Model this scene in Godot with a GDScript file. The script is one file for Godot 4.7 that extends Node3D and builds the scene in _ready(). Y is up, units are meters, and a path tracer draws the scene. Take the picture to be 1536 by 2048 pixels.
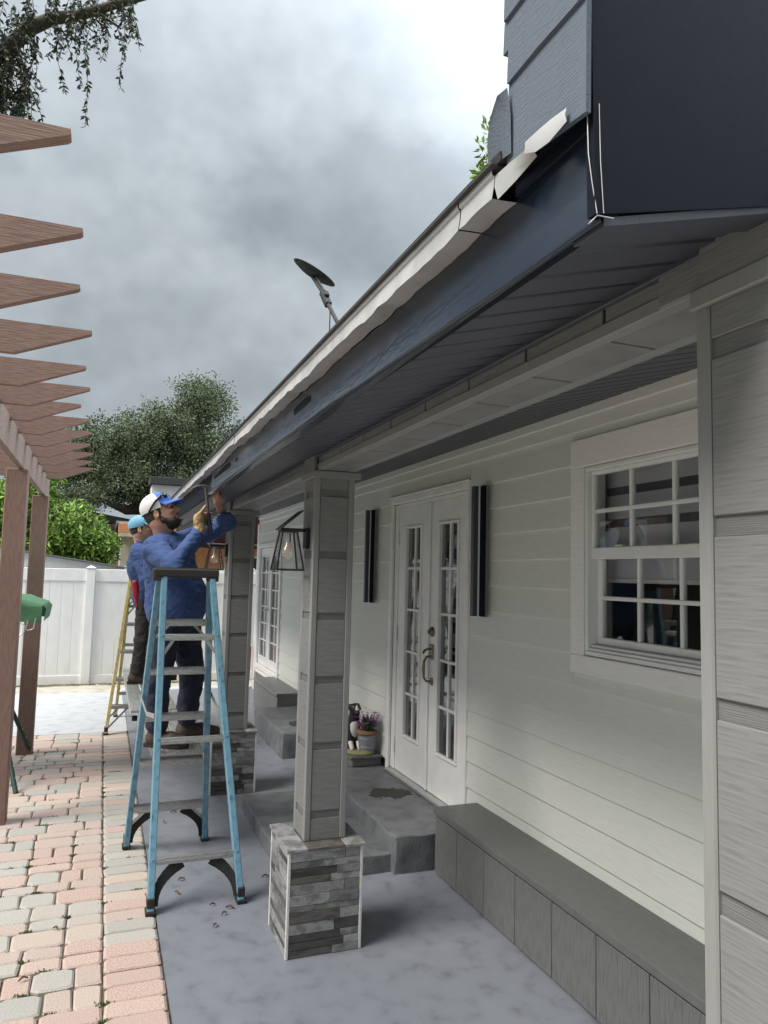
extends Node3D

# ---------------------------------------------------------------- mesh collecting
class MB:
	var v := PackedVector3Array()
	var n := PackedVector3Array()
	var c := PackedColorArray()
	var colored := false
	var col := Color.WHITE

	func tri(a: Vector3, b: Vector3, d: Vector3) -> void:
		var nn := (d - a).cross(b - a)
		if nn.length_squared() < 1e-16:
			return
		nn = nn.normalized()
		v.append(a); v.append(b); v.append(d)
		n.append(nn); n.append(nn); n.append(nn)
		if colored:
			c.append(col); c.append(col); c.append(col)

	func tris(a: Vector3, b: Vector3, d: Vector3, na: Vector3, nb: Vector3, nd: Vector3) -> void:
		var nn := (d - a).cross(b - a)
		if nn.length_squared() < 1e-18:
			return
		if nn.dot(na + nb + nd) < 0.0:
			v.append(a); v.append(d); v.append(b)
			n.append(na); n.append(nd); n.append(nb)
		else:
			v.append(a); v.append(b); v.append(d)
			n.append(na); n.append(nb); n.append(nd)
		if colored:
			c.append(col); c.append(col); c.append(col)

	func face(pts: Array, ctr: Vector3) -> void:
		var m := Vector3.ZERO
		for p in pts:
			m += p
		m /= pts.size()
		var nn: Vector3 = (pts[2] - pts[0]).cross(pts[1] - pts[0])
		if pts.size() > 3:
			nn += (pts[3] - pts[0]).cross(pts[2] - pts[0])
		var flip := nn.dot(m - ctr) < 0.0
		for i in range(1, pts.size() - 1):
			if flip:
				tri(pts[0], pts[i + 1], pts[i])
			else:
				tri(pts[0], pts[i], pts[i + 1])

	# chamfered box: 44 triangles (12 when bev is 0)
	func box(ctr: Vector3, size: Vector3, bev := 0.0, bs := Basis()) -> void:
		var h := size * 0.5
		var b := minf(bev, minf(h.x, minf(h.y, h.z)) * 0.9)
		if b <= 0.0:
			for ax in 3:
				for s in [-1.0, 1.0]:
					var q := []
					for k in [[-1, -1], [1, -1], [1, 1], [-1, 1]]:
						var p := Vector3.ZERO
						p[ax] = s * h[ax]
						p[(ax + 1) % 3] = k[0] * h[(ax + 1) % 3]
						p[(ax + 2) % 3] = k[1] * h[(ax + 2) % 3]
						q.append(ctr + bs * p)
					face(q, ctr)
			return
		var cv := func(sx: float, sy: float, sz: float, ax: int) -> Vector3:
			var s := Vector3(sx, sy, sz)
			var p := Vector3(s.x * (h.x - b), s.y * (h.y - b), s.z * (h.z - b))
			p[ax] = s[ax] * h[ax]
			return ctr + bs * p
		for ax in 3:
			var a1 := (ax + 1) % 3
			var a2 := (ax + 2) % 3
			for s in [-1.0, 1.0]:
				var q := []
				for k in [[-1, -1], [1, -1], [1, 1], [-1, 1]]:
					var sg := Vector3.ZERO
					sg[ax] = s
					sg[a1] = k[0]
					sg[a2] = k[1]
					q.append(cv.call(sg.x, sg.y, sg.z, ax))
				face(q, ctr)
			for s1 in [-1.0, 1.0]:
				for s2 in [-1.0, 1.0]:
					var lo := Vector3.ZERO
					lo[ax] = -1.0
					lo[a1] = s1
					lo[a2] = s2
					var hi := lo
					hi[ax] = 1.0
					face([cv.call(lo.x, lo.y, lo.z, a1), cv.call(hi.x, hi.y, hi.z, a1), cv.call(hi.x, hi.y, hi.z, a2), cv.call(lo.x, lo.y, lo.z, a2)], ctr)
		for sx in [-1.0, 1.0]:
			for sy in [-1.0, 1.0]:
				for sz in [-1.0, 1.0]:
					face([cv.call(sx, sy, sz, 0), cv.call(sx, sy, sz, 1), cv.call(sx, sy, sz, 2)], ctr)

	func span(x0: float, x1: float, y0: float, y1: float, z0: float, z1: float, bev := 0.0) -> void:
		box(Vector3((x0 + x1) / 2, (y0 + y1) / 2, (z0 + z1) / 2), Vector3(absf(x1 - x0), absf(y1 - y0), absf(z1 - z0)), bev)

	# box along a-b; w across, d along the hint
	func bar(a: Vector3, b: Vector3, w: float, d: float, bev := 0.0, hint := Vector3(0, 0, 1)) -> void:
		var y := (b - a).normalized()
		var x := y.cross(hint)
		if x.length() < 1e-4:
			x = y.cross(Vector3(1, 0, 0))
		x = x.normalized()
		box((a + b) / 2, Vector3(w, a.distance_to(b), d), bev, Basis(x, y, x.cross(y)))

	func tube(pts: Array, rad, sides := 8, caps := true) -> void:
		var k := pts.size()
		var rings := []
		var ref := Vector3.UP
		var t0: Vector3 = (pts[1] - pts[0]).normalized()
		if absf(t0.dot(ref)) > 0.9:
			ref = Vector3(1, 0, 0)
		var x := t0.cross(ref).normalized()
		for i in k:
			var t: Vector3 = (pts[mini(i + 1, k - 1)] - pts[maxi(i - 1, 0)]).normalized()
			x = (x - t * x.dot(t)).normalized()
			var y := t.cross(x)
			var r: float = rad[i] if rad is Array else rad
			var ring := []
			for s in sides:
				var an := TAU * s / sides
				var dn := x * cos(an) + y * sin(an)
				ring.append([pts[i] + dn * r, dn])
			rings.append(ring)
		for i in k - 1:
			for s in sides:
				var a = rings[i][s]
				var b = rings[i][(s + 1) % sides]
				var e = rings[i + 1][(s + 1) % sides]
				var f = rings[i + 1][s]
				tris(a[0], b[0], e[0], a[1], b[1], e[1])
				tris(a[0], e[0], f[0], a[1], e[1], f[1])
		if caps:
			for i in [0, k - 1]:
				var q := []
				for s in sides:
					q.append(rings[i][s][0])
				face(q, pts[1] if i == 0 else pts[k - 2])

	# profile: array of Vector2(radius, height) turned round the y axis at ctr
	func lathe(ctr: Vector3, prof: Array, sides := 16, bs := Basis(), smooth := true) -> void:
		for i in prof.size() - 1:
			var p: Vector2 = prof[i]
			var q: Vector2 = prof[i + 1]
			var sl := Vector2(q.y - p.y, p.x - q.x).normalized()
			for s in sides:
				var a0 := TAU * s / sides
				var a1 := TAU * (s + 1) / sides
				var d0 := Vector3(cos(a0), 0, sin(a0))
				var d1 := Vector3(cos(a1), 0, sin(a1))
				var pa := ctr + bs * (d0 * p.x + Vector3.UP * p.y)
				var pb := ctr + bs * (d1 * p.x + Vector3.UP * p.y)
				var qa := ctr + bs * (d0 * q.x + Vector3.UP * q.y)
				var qb := ctr + bs * (d1 * q.x + Vector3.UP * q.y)
				var n0 := bs * (d0 * sl.x + Vector3.UP * sl.y)
				var n1 := bs * (d1 * sl.x + Vector3.UP * sl.y)
				if not smooth:
					n0 = (n0 + n1).normalized()
					n1 = n0
				tris(pa, pb, qb, n0, n1, n1)
				tris(pa, qb, qa, n0, n1, n0)

	# polygon in a plane (o + ex*x + ey*y), pushed along ez by depth
	func prism(poly: PackedVector2Array, o: Vector3, ex: Vector3, ey: Vector3, ez: Vector3) -> void:
		var idx := Geometry2D.triangulate_polygon(poly)
		var ctr := Vector3.ZERO
		for p in poly:
			ctr += o + ex * p.x + ey * p.y
		ctr = ctr / poly.size() + ez * 0.5
		for i in range(0, idx.size(), 3):
			var q := []
			for k in 3:
				var p := poly[idx[i + k]]
				q.append(o + ex * p.x + ey * p.y)
			var m: Vector3 = (q[0] + q[1] + q[2]) / 3.0
			face(q, m + ez * 0.5)
			face([q[0] + ez, q[1] + ez, q[2] + ez], m + ez * 0.5)
		var area := 0.0
		for i in poly.size():
			area += poly[i].cross(poly[(i + 1) % poly.size()])
		for i in poly.size():
			var p := poly[i]
			var r := poly[(i + 1) % poly.size()]
			var a := o + ex * p.x + ey * p.y
			var b := o + ex * r.x + ey * r.y
			var out := Vector2(r.y - p.y, p.x - r.x) * signf(area)
			var away := ex * out.x + ey * out.y
			face([a, b, b + ez, a + ez], (a + b + ez) / 2 - away)

	# grid of points rows x cols, smooth normals
	func grid(g: Array) -> void:
		var R := g.size()
		var C: int = g[0].size()
		var nn := []
		for i in R:
			var row := []
			for j in C:
				var du: Vector3 = g[mini(i + 1, R - 1)][j] - g[maxi(i - 1, 0)][j]
				var dv: Vector3 = g[i][mini(j + 1, C - 1)] - g[i][maxi(j - 1, 0)]
				var w := du.cross(dv)
				row.append(w.normalized() if w.length() > 1e-12 else Vector3.UP)
			nn.append(row)
		for i in R - 1:
			for j in C - 1:
				tris(g[i][j], g[i][j + 1], g[i + 1][j + 1], nn[i][j], nn[i][j + 1], nn[i + 1][j + 1])
				tris(g[i][j], g[i + 1][j + 1], g[i + 1][j], nn[i][j], nn[i + 1][j + 1], nn[i + 1][j])

	func mesh(shift := Vector3.ZERO) -> ArrayMesh:
		var a := []
		a.resize(Mesh.ARRAY_MAX)
		if shift != Vector3.ZERO:
			for i in v.size():
				v[i] -= shift
		a[Mesh.ARRAY_VERTEX] = v
		a[Mesh.ARRAY_NORMAL] = n
		if colored:
			a[Mesh.ARRAY_COLOR] = c
		var m := ArrayMesh.new()
		m.add_surface_from_arrays(Mesh.PRIMITIVE_TRIANGLES, a)
		return m

	func base() -> Vector3:
		var lo := v[0]
		var hi := v[0]
		for p in v:
			lo = lo.min(p)
			hi = hi.max(p)
		return Vector3((lo.x + hi.x) / 2, lo.y, (lo.z + hi.z) / 2)

# ---------------------------------------------------------------- distance field meshed as surface nets
class Field:
	var o: Vector3
	var h: float
	var nx: int
	var ny: int
	var nz: int
	var g := PackedFloat32Array()

	func _init(lo: Vector3, hi: Vector3, cell: float) -> void:
		o = lo
		h = cell
		nx = int((hi.x - lo.x) / cell) + 2
		ny = int((hi.y - lo.y) / cell) + 2
		nz = int((hi.z - lo.z) / cell) + 2
		g.resize(nx * ny * nz)
		g.fill(1.0)

	func range_of(lo: Vector3, hi: Vector3) -> Array:
		return [maxi(0, int((lo.x - o.x) / h)), mini(nx - 1, int((hi.x - o.x) / h) + 1), maxi(0, int((lo.y - o.y) / h)), mini(ny - 1, int((hi.y - o.y) / h) + 1), maxi(0, int((lo.z - o.z) / h)), mini(nz - 1, int((hi.z - o.z) / h) + 1)]

	func cap(a: Vector3, b: Vector3, ra: float, rb: float, k := 0.02) -> void:
		var m := Vector3.ONE * (maxf(ra, rb) + k + 3 * h)
		var r := range_of(a.min(b) - m, a.max(b) + m)
		var ab := b - a
		var il := 1.0 / maxf(ab.length_squared(), 1e-9)
		for z in range(r[4], r[5] + 1):
			for y in range(r[2], r[3] + 1):
				var i := (z * ny + y) * nx + int(r[0])
				var p := Vector3(o.x + r[0] * h, o.y + y * h, o.z + z * h) - a
				for x in range(r[0], r[1] + 1):
					var t := clampf(p.dot(ab) * il, 0.0, 1.0)
					var d := (p - ab * t).length() - ra - (rb - ra) * t
					var e := g[i]
					var w := maxf(k - absf(d - e), 0.0) / k
					g[i] = minf(d, e) - w * w * k * 0.25
					p.x += h
					i += 1

	func ell(c: Vector3, r3: Vector3, bs: Basis, k := 0.02, cut := false) -> void:
		var mr := maxf(r3.x, maxf(r3.y, r3.z))
		var m := Vector3.ONE * (mr + k + 3 * h)
		var r := range_of(c - m, c + m)
		var inv := bs.transposed()
		for z in range(r[4], r[5] + 1):
			for y in range(r[2], r[3] + 1):
				var i := (z * ny + y) * nx + int(r[0])
				for x in range(r[0], r[1] + 1):
					var p := inv * (Vector3(o.x + x * h, o.y + y * h, o.z + z * h) - c)
					var q := p / r3
					var k0 := q.length()
					var k1 := (q / r3).length()
					var d := k0 * (k0 - 1.0) / maxf(k1, 1e-6)
					var e := g[i]
					if cut:
						d = -d
						var w := maxf(k - absf(d - e), 0.0) / k
						g[i] = maxf(d, e) + w * w * k * 0.25
					else:
						var w := maxf(k - absf(d - e), 0.0) / k
						g[i] = minf(d, e) - w * w * k * 0.25
					i += 1

	func ripple(nz_: FastNoiseLite, amp: float, sc := Vector3.ONE) -> void:
		var i := 0
		for z in nz:
			for y in ny:
				for x in nx:
					if absf(g[i]) < 0.05:
						g[i] += amp * nz_.get_noise_3d((o.x + x * h) * sc.x, (o.y + y * h) * sc.y, (o.z + z * h) * sc.z)
					i += 1

	# cuts the field off on the far side of a plane
	func clip(pt: Vector3, nrm: Vector3) -> void:
		var i := 0
		for z in nz:
			for y in ny:
				for x in nx:
					g[i] = maxf(g[i], (Vector3(o.x + x * h, o.y + y * h, o.z + z * h) - pt).dot(nrm))
					i += 1

	func into(mb: MB) -> void:
		var id := PackedInt32Array()
		id.resize(nx * ny * nz)
		id.fill(-1)
		var P := PackedVector3Array()
		var N := PackedVector3Array()
		var sy := nx
		var sz := nx * ny
		var off := [0, 1, sy, sy + 1, sz, sz + 1, sz + sy, sz + sy + 1]
		var ed := [[0, 1], [2, 3], [4, 5], [6, 7], [0, 2], [1, 3], [4, 6], [5, 7], [0, 4], [1, 5], [2, 6], [3, 7]]
		for z in nz - 1:
			for y in ny - 1:
				var i := (z * ny + y) * nx
				for x in nx - 1:
					var g0 := g[i]
					if absf(g0) < 2.5 * h:
						var s := 0
						for k in 8:
							if g[i + off[k]] < 0.0:
								s += 1
						if s > 0 and s < 8:
							var acc := Vector3.ZERO
							var cnt := 0
							for e in ed:
								var ga := g[i + off[e[0]]]
								var gb := g[i + off[e[1]]]
								if (ga < 0.0) != (gb < 0.0):
									var t := ga / (ga - gb)
									var pa := Vector3(e[0] & 1, (e[0] >> 1) & 1, e[0] >> 2)
									var pb := Vector3(e[1] & 1, (e[1] >> 1) & 1, e[1] >> 2)
									acc += pa.lerp(pb, t)
									cnt += 1
							acc /= cnt
							id[i] = P.size()
							P.append(o + Vector3(x + acc.x, y + acc.y, z + acc.z) * h)
							var gx := g[i + 1] + g[i + sy + 1] + g[i + sz + 1] + g[i + sz + sy + 1] - g0 - g[i + sy] - g[i + sz] - g[i + sz + sy]
							var gy := g[i + sy] + g[i + sy + 1] + g[i + sz + sy] + g[i + sz + sy + 1] - g0 - g[i + 1] - g[i + sz] - g[i + sz + 1]
							var gz := g[i + sz] + g[i + sz + 1] + g[i + sz + sy] + g[i + sz + sy + 1] - g0 - g[i + 1] - g[i + sy] - g[i + sy + 1]
							N.append(Vector3(gx, gy, gz).normalized())
					i += 1
		for z in range(1, nz - 1):
			for y in range(1, ny - 1):
				for x in range(1, nx - 1):
					var i := (z * ny + y) * nx + x
					if absf(g[i]) > 2.0 * h:
						continue
					var neg := g[i] < 0.0
					for ax in 3:
						var st: int = [1, sy, sz][ax]
						if (g[i + st] < 0.0) == neg:
							continue
						var u: int = [sy, sz, 1][ax]
						var w: int = [sz, 1, sy][ax]
						var a := id[i]
						var b := id[i - u]
						var d := id[i - u - w]
						var e := id[i - w]
						if a < 0 or b < 0 or d < 0 or e < 0:
							continue
						mb.tris(P[a], P[b], P[d], N[a], N[b], N[d])
						mb.tris(P[a], P[d], P[e], N[a], N[d], N[e])

# ---------------------------------------------------------------- naming, placing
var taken := {}
var org := {}
var boxes := {}
var M := {}
var rng := RandomNumberGenerator.new()

func numbered(called: String) -> String:
	if not taken.has(called):
		taken[called] = 0
		return called
	taken[called] += 1
	return "%s_%03d" % [called, taken[called]]

func tag(o: Node, label: String, category: String, group := "") -> void:
	o.set_meta("label", label)
	o.set_meta("category", category)
	if group != "":
		o.set_meta("group", group)

func thing(called: String, label: String, category: String, at: Vector3, group := "") -> Node3D:
	var o := Node3D.new()
	o.name = numbered(called)
	add_child(o)
	o.position = at
	org[o] = at
	tag(o, label, category, group)
	return o

func place(parent: Node3D, called: String, mesh: Mesh, mat: Material, at: Vector3, bs := Basis()) -> MeshInstance3D:
	var o := MeshInstance3D.new()
	o.name = called if parent != self else numbered(called)
	o.mesh = mesh
	o.material_override = mat
	o.transform = Transform3D(bs, at - org.get(parent, Vector3.ZERO))
	o.cast_shadow = GeometryInstance3D.SHADOW_CASTING_SETTING_DOUBLE_SIDED
	parent.add_child(o, true)
	org[o] = at
	return o

# a mesh built in world coordinates becomes a part whose origin is at its own foot
func put(parent: Node3D, called: String, mb: MB, mat: Material) -> MeshInstance3D:
	var b := mb.base()
	return place(parent, called, mb.mesh(b), mat, b)

func box_mesh(size: Vector3, bev: float) -> ArrayMesh:
	var key := "%.4f %.4f %.4f %.4f" % [size.x, size.y, size.z, bev]
	if not boxes.has(key):
		var mb := MB.new()
		mb.box(Vector3.ZERO, size, bev)
		boxes[key] = mb.mesh()
	return boxes[key]

func bx(parent: Node3D, called: String, mat: Material, x0: float, x1: float, y0: float, y1: float, z0: float, z1: float, bev := 0.003) -> MeshInstance3D:
	return place(parent, called, box_mesh(Vector3(absf(x1 - x0), absf(y1 - y0), absf(z1 - z0)), bev), mat, Vector3((x0 + x1) / 2, (y0 + y1) / 2, (z0 + z1) / 2))

func structure(o: Node, label := "") -> Node:
	o.set_meta("kind", "structure")
	if label != "":
		o.set_meta("label", label)
	return o

# ---------------------------------------------------------------- computed textures and materials
func noise(sd: int, freq: float, oct := 4, typ := FastNoiseLite.TYPE_SIMPLEX_SMOOTH) -> FastNoiseLite:
	var f := FastNoiseLite.new()
	f.seed = sd
	f.frequency = freq
	f.noise_type = typ
	f.fractal_octaves = oct
	return f

# a seamless grey texture; the ramp (pairs of place, value) says how noise becomes value
func grey(sd: int, freq: float, oct: int, ramp: Array, side := 512, typ := FastNoiseLite.TYPE_SIMPLEX_SMOOTH) -> ImageTexture:
	var img := noise(sd, freq, oct, typ).get_seamless_image(side, side)
	img.convert(Image.FORMAT_L8)
	var lut := PackedByteArray()
	lut.resize(256)
	for i in 256:
		var t := i / 255.0
		var val: float = ramp[ramp.size() - 1][1]
		for k in ramp.size() - 1:
			if t <= ramp[k + 1][0]:
				val = lerpf(ramp[k][1], ramp[k + 1][1], clampf((t - ramp[k][0]) / maxf(ramp[k + 1][0] - ramp[k][0], 1e-4), 0, 1))
				break
		lut[i] = int(clampf(val, 0, 1) * 255.0)
	var d := img.get_data()
	for i in d.size():
		d[i] = lut[d[i]]
	img = Image.create_from_data(side, side, false, Image.FORMAT_L8, d)
	img.convert(Image.FORMAT_RGB8)
	return ImageTexture.create_from_image(img)

# lin: real-world base colour (linear)
func mat(lin: Vector3, rough: float, opt := {}) -> StandardMaterial3D:
	var m := StandardMaterial3D.new()
	m.albedo_color = Color(lin.x, lin.y, lin.z).linear_to_srgb()
	m.roughness = rough
	m.metallic = opt.get("metal", 0.0)
	m.metallic_specular = opt.get("spec", 0.5)
	m.cull_mode = BaseMaterial3D.CULL_DISABLED
	if opt.has("tex") or opt.has("bump"):
		m.uv1_triplanar = true
		m.uv1_world_triplanar = opt.get("world", true)
		m.uv1_scale = opt.get("scale", Vector3.ONE)
		m.uv1_triplanar_sharpness = 8.0
	if opt.has("tex"):
		m.albedo_texture = opt["tex"]
	if opt.has("bump"):
		m.heightmap_enabled = true
		m.heightmap_texture = opt["bump"]
		m.heightmap_scale = opt.get("relief", 0.2)
	if opt.has("rtex"):
		m.roughness_texture = opt["rtex"]
		m.roughness_texture_channel = BaseMaterial3D.TEXTURE_CHANNEL_RED
	if opt.has("sheen"):
		m.rim_enabled = true
		m.rim = opt["sheen"]
		m.rim_tint = 0.5
	if opt.has("alpha"):
		m.transparency = BaseMaterial3D.TRANSPARENCY_ALPHA
		m.albedo_color.a = opt["alpha"]
	if opt.has("back"):
		m.backlight_enabled = true
		m.backlight = opt["back"]
	if opt.get("vcol", false):
		m.vertex_color_use_as_albedo = true
	if opt.has("sss"):
		m.subsurf_scatter_enabled = true
		m.subsurf_scatter_strength = opt["sss"]
	return m

func make_materials() -> void:
	var fine := grey(3, 0.02, 5, [[0, 0.90], [0.5, 0.96], [1, 1.0]])
	var soft := grey(4, 0.02, 4, [[0, 0.95], [0.5, 0.98], [1, 1.0]])
	var paint := grey(8, 0.02, 4, [[0, 0.86], [0.4, 0.95], [0.6, 0.98], [1, 1.0]])
	var blotch := grey(5, 0.008, 5, [[0, 0.78], [0.35, 0.89], [0.65, 0.96], [1, 1.0]])
	var grime := grey(6, 0.012, 6, [[0, 0.80], [0.25, 0.92], [0.45, 0.97], [1, 1.0]], 1024)
	var grain := grey(7, 0.02, 4, [[0, 0.78], [0.4, 0.92], [0.6, 0.97], [1, 1.0]])
	var hgrain := grey(9, 0.025, 3, [[0, 0.0], [1, 1.0]])
	var speck := grey(11, 0.12, 3, [[0, 0.62], [0.28, 0.85], [0.5, 0.95], [0.75, 1.0], [1, 1.0]])
	var bumpy := grey(13, 0.05, 4, [[0, 0.0], [1, 1.0]])
	var marble := grey(15, 0.010, 5, [[0, 0.58], [0.38, 0.74], [0.475, 0.80], [0.5, 1.0], [0.525, 0.80], [0.7, 0.9], [1, 0.66]], 512)
	var crack := grey(17, 0.02, 2, [[0, 0.0], [0.08, 0.9], [0.2, 1.0], [1, 1.0]], 512, FastNoiseLite.TYPE_CELLULAR)
	var scuff := grey(19, 0.03, 5, [[0, 1.0], [0.45, 0.97], [0.7, 0.90], [0.85, 0.74], [1, 0.6]])
	M.grainy = grain
	# house
	M.siding = mat(Vector3(0.715, 0.74, 0.70), 0.5, {"tex": soft, "bump": hgrain, "relief": 0.030, "scale": Vector3(1, 9, 0.7)})
	M.white = mat(Vector3(0.86, 0.86, 0.855), 0.45, {"tex": soft, "bump": hgrain, "relief": 0.030, "scale": Vector3(1, 9, 0.8)})
	M.vinyl = mat(Vector3(0.82, 0.83, 0.83), 0.32, {"tex": soft, "scale": Vector3(0.4, 0.3, 0.4)})
	M.doorwhite = mat(Vector3(0.84, 0.845, 0.845), 0.35, {"tex": soft, "scale": Vector3(0.6, 0.6, 0.6)})
	M.grey = mat(Vector3(0.19, 0.195, 0.197), 0.5, {"tex": paint, "bump": hgrain, "relief": 0.06, "scale": Vector3(0.8, 10, 0.8)})
	M.greystrip = mat(Vector3(0.225, 0.23, 0.232), 0.45, {"tex": soft, "bump": hgrain, "relief": 0.02, "scale": Vector3(8, 0.8, 8)})
	M.greyrough = mat(Vector3(0.155, 0.159, 0.161), 0.6, {"tex": paint, "bump": hgrain, "relief": 0.12, "scale": Vector3(0.6, 26, 0.6)})
	M.bench = mat(Vector3(0.13, 0.135, 0.132), 0.36, {"tex": fine, "bump": hgrain, "relief": 0.022, "scale": Vector3(4, 1, 1.2)})
	M.benchpanel = mat(Vector3(0.145, 0.15, 0.148), 0.5, {"tex": grain, "bump": hgrain, "relief": 0.042, "scale": Vector3(9, 0.7, 9)})
	M.dark = mat(Vector3(0.006, 0.009, 0.017), 0.6, {"spec": 0.25, "tex": fine, "bump": bumpy, "relief": 0.012, "scale": Vector3(1.5, 1.5, 1.5)})
	M.wrap = mat(Vector3(0.011, 0.019, 0.036), 0.22, {"spec": 0.55, "tex": fine, "scale": Vector3(2, 2, 2)})
	M.soffit = mat(Vector3(0.058, 0.065, 0.088), 0.45, {"tex": fine, "bump": hgrain, "relief": 0.02, "scale": Vector3(22, 1, 3)})
	M.oldwhite = mat(Vector3(0.44, 0.455, 0.47), 0.45, {"tex": blotch, "scale": Vector3(1.1, 1.1, 1.1)})
	M.barealu = mat(Vector3(0.5, 0.5, 0.5), 0.4, {"metal": 0.6})
	M.roof = mat(Vector3(0.05, 0.05, 0.052), 0.9, {"tex": speck, "bump": speck, "relief": 0.084, "scale": Vector3(3, 3, 3)})
	M.shingle = mat(Vector3(0.115, 0.145, 0.19), 0.85, {"tex": speck, "bump": hgrain, "relief": 0.098, "scale": Vector3(9, 30, 2)})
	M.feltstrip = mat(Vector3(0.09, 0.115, 0.15), 0.85, {"tex": speck, "bump": bumpy, "relief": 0.056, "scale": Vector3(4, 4, 4)})
	M.glass = mat(Vector3(0.02, 0.025, 0.025), 0.02, {"alpha": 0.10, "spec": 0.6})
	M.interior = mat(Vector3(0.16, 0.15, 0.14), 0.9)
	M.shadelight = mat(Vector3(0.62, 0.64, 0.70), 0.8, {"back": Color(0.3, 0.3, 0.32)})
	M.shadedark = mat(Vector3(0.10, 0.105, 0.115), 0.8)
	M.bronze = mat(Vector3(0.20, 0.165, 0.12), 0.38, {"metal": 0.75})
	M.steel = mat(Vector3(0.55, 0.55, 0.54), 0.35, {"metal": 0.8})
	M.black = mat(Vector3(0.012, 0.012, 0.014), 0.4)
	M.dishblack = mat(Vector3(0.02, 0.022, 0.026), 0.75)
	M.rubber = mat(Vector3(0.018, 0.018, 0.018), 0.8)
	# stone
	for i in 6:
		var cc: Vector3 = [Vector3(0.40, 0.41, 0.42), Vector3(0.30, 0.305, 0.31), Vector3(0.085, 0.083, 0.08), Vector3(0.15, 0.14, 0.127), Vector3(0.36, 0.365, 0.37), Vector3(0.22, 0.223, 0.226)][i]
		M["stone%d" % i] = mat(cc, 0.42, {"tex": marble, "bump": bumpy, "relief": 0.070, "scale": [Vector3(1.5, 3, 1.5), Vector3(1.8, 2.2, 1.8), Vector3(1.0, 5, 1.0), Vector3(1.2, 6, 1.2), Vector3(2, 3, 2), Vector3(1.3, 2.4, 1.3)][i]})
	M.grout = mat(Vector3(0.62, 0.62, 0.61), 0.8, {"tex": fine, "scale": Vector3(6, 6, 6)})
	# ground
	M.floor = mat(Vector3(0.195, 0.215, 0.25), 0.42, {"tex": grime, "bump": bumpy, "relief": 0.03, "scale": Vector3(0.55, 0.55, 0.55)})
	M.step = mat(Vector3(0.15, 0.16, 0.175), 0.45, {"tex": blotch, "bump": bumpy, "relief": 0.140, "scale": Vector3(1.6, 1.6, 1.6)})
	M.stain = mat(Vector3(0.045, 0.042, 0.036), 0.7, {"tex": speck, "bump": bumpy, "relief": 0.084, "scale": Vector3(3, 3, 3)})
	M.patio = mat(Vector3(0.45, 0.47, 0.495), 0.6, {"tex": grime, "bump": bumpy, "relief": 0.084, "scale": Vector3(0.35, 0.35, 0.6)})
	M.dirtconcrete = mat(Vector3(0.46, 0.43, 0.37), 0.85, {"tex": blotch, "scale": Vector3(0.9, 0.9, 0.9)})
	M.soil = mat(Vector3(0.13, 0.105, 0.08), 0.95, {"tex": speck, "bump": bumpy, "relief": 0.168, "scale": Vector3(2, 2, 2)})
	M.lawn = mat(Vector3(0.07, 0.10, 0.035), 0.95, {"tex": speck, "bump": bumpy, "relief": 0.280, "scale": Vector3(0.5, 0.5, 0.5)})
	var pc := [Vector3(0.53, 0.40, 0.35), Vector3(0.55, 0.43, 0.375), Vector3(0.51, 0.415, 0.37), Vector3(0.47, 0.45, 0.41), Vector3(0.43, 0.415, 0.385), Vector3(0.54, 0.455, 0.395), Vector3(0.52, 0.395, 0.355), Vector3(0.50, 0.445, 0.40)]
	for i in 8:
		M["paver%d" % i] = mat(pc[i], 0.9, {"tex": speck, "bump": speck, "relief": 0.070, "scale": Vector3(1.7, 1.7, 1.7) * (1.0 + 0.13 * i)})
	M.weed = mat(Vector3(0.10, 0.125, 0.05), 0.8, {"back": Color(0.25, 0.3, 0.1)})
	# pergola, fence, neighbours
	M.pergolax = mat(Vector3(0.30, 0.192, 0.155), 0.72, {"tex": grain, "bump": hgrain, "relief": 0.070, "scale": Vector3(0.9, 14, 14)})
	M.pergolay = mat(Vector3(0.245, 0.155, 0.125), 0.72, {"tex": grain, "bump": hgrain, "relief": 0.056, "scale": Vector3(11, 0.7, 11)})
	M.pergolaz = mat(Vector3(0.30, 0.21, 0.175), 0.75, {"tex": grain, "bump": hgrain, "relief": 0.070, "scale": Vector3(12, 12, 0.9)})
	M.fence = mat(Vector3(0.82, 0.825, 0.82), 0.42, {"tex": soft, "scale": Vector3(0.7, 0.25, 0.7)})
	M.moss = mat(Vector3(0.17, 0.17, 0.09), 0.95, {"tex": speck, "scale": Vector3(3, 3, 3)})
	M.orange = mat(Vector3(0.62, 0.26, 0.13), 0.85, {"tex": fine, "scale": Vector3(0.4, 0.4, 0.4)})
	M.beige = mat(Vector3(0.52, 0.46, 0.36), 0.85, {"tex": fine, "scale": Vector3(0.4, 0.4, 0.4)})
	M.roofgrey = mat(Vector3(0.22, 0.225, 0.235), 0.9, {"tex": speck, "scale": Vector3(1, 3, 1)})
	M.slate = mat(Vector3(0.06, 0.06, 0.065), 0.85, {"tex": speck, "scale": Vector3(1, 2, 1)})
	M.maroon = mat(Vector3(0.075, 0.018, 0.022), 0.8, {"tex": fine, "scale": Vector3(2, 2, 2)})
	M.red = mat(Vector3(0.36, 0.014, 0.025), 0.45, {"tex": fine, "scale": Vector3(2, 2, 2)})
	M.cloth = mat(Vector3(0.055, 0.155, 0.075), 0.85, {"tex": fine, "scale": Vector3(3, 3, 3), "sheen": 0.3, "back": Color(0.1, 0.2, 0.1)})
	M.greentube = mat(Vector3(0.012, 0.04, 0.03), 0.45)
	# ladders, tools
	M.bluefiber = mat(Vector3(0.15, 0.32, 0.43), 0.5, {"tex": scuff, "bump": hgrain, "relief": 0.014, "scale": Vector3(1.6, 1.1, 1.6)})
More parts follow.
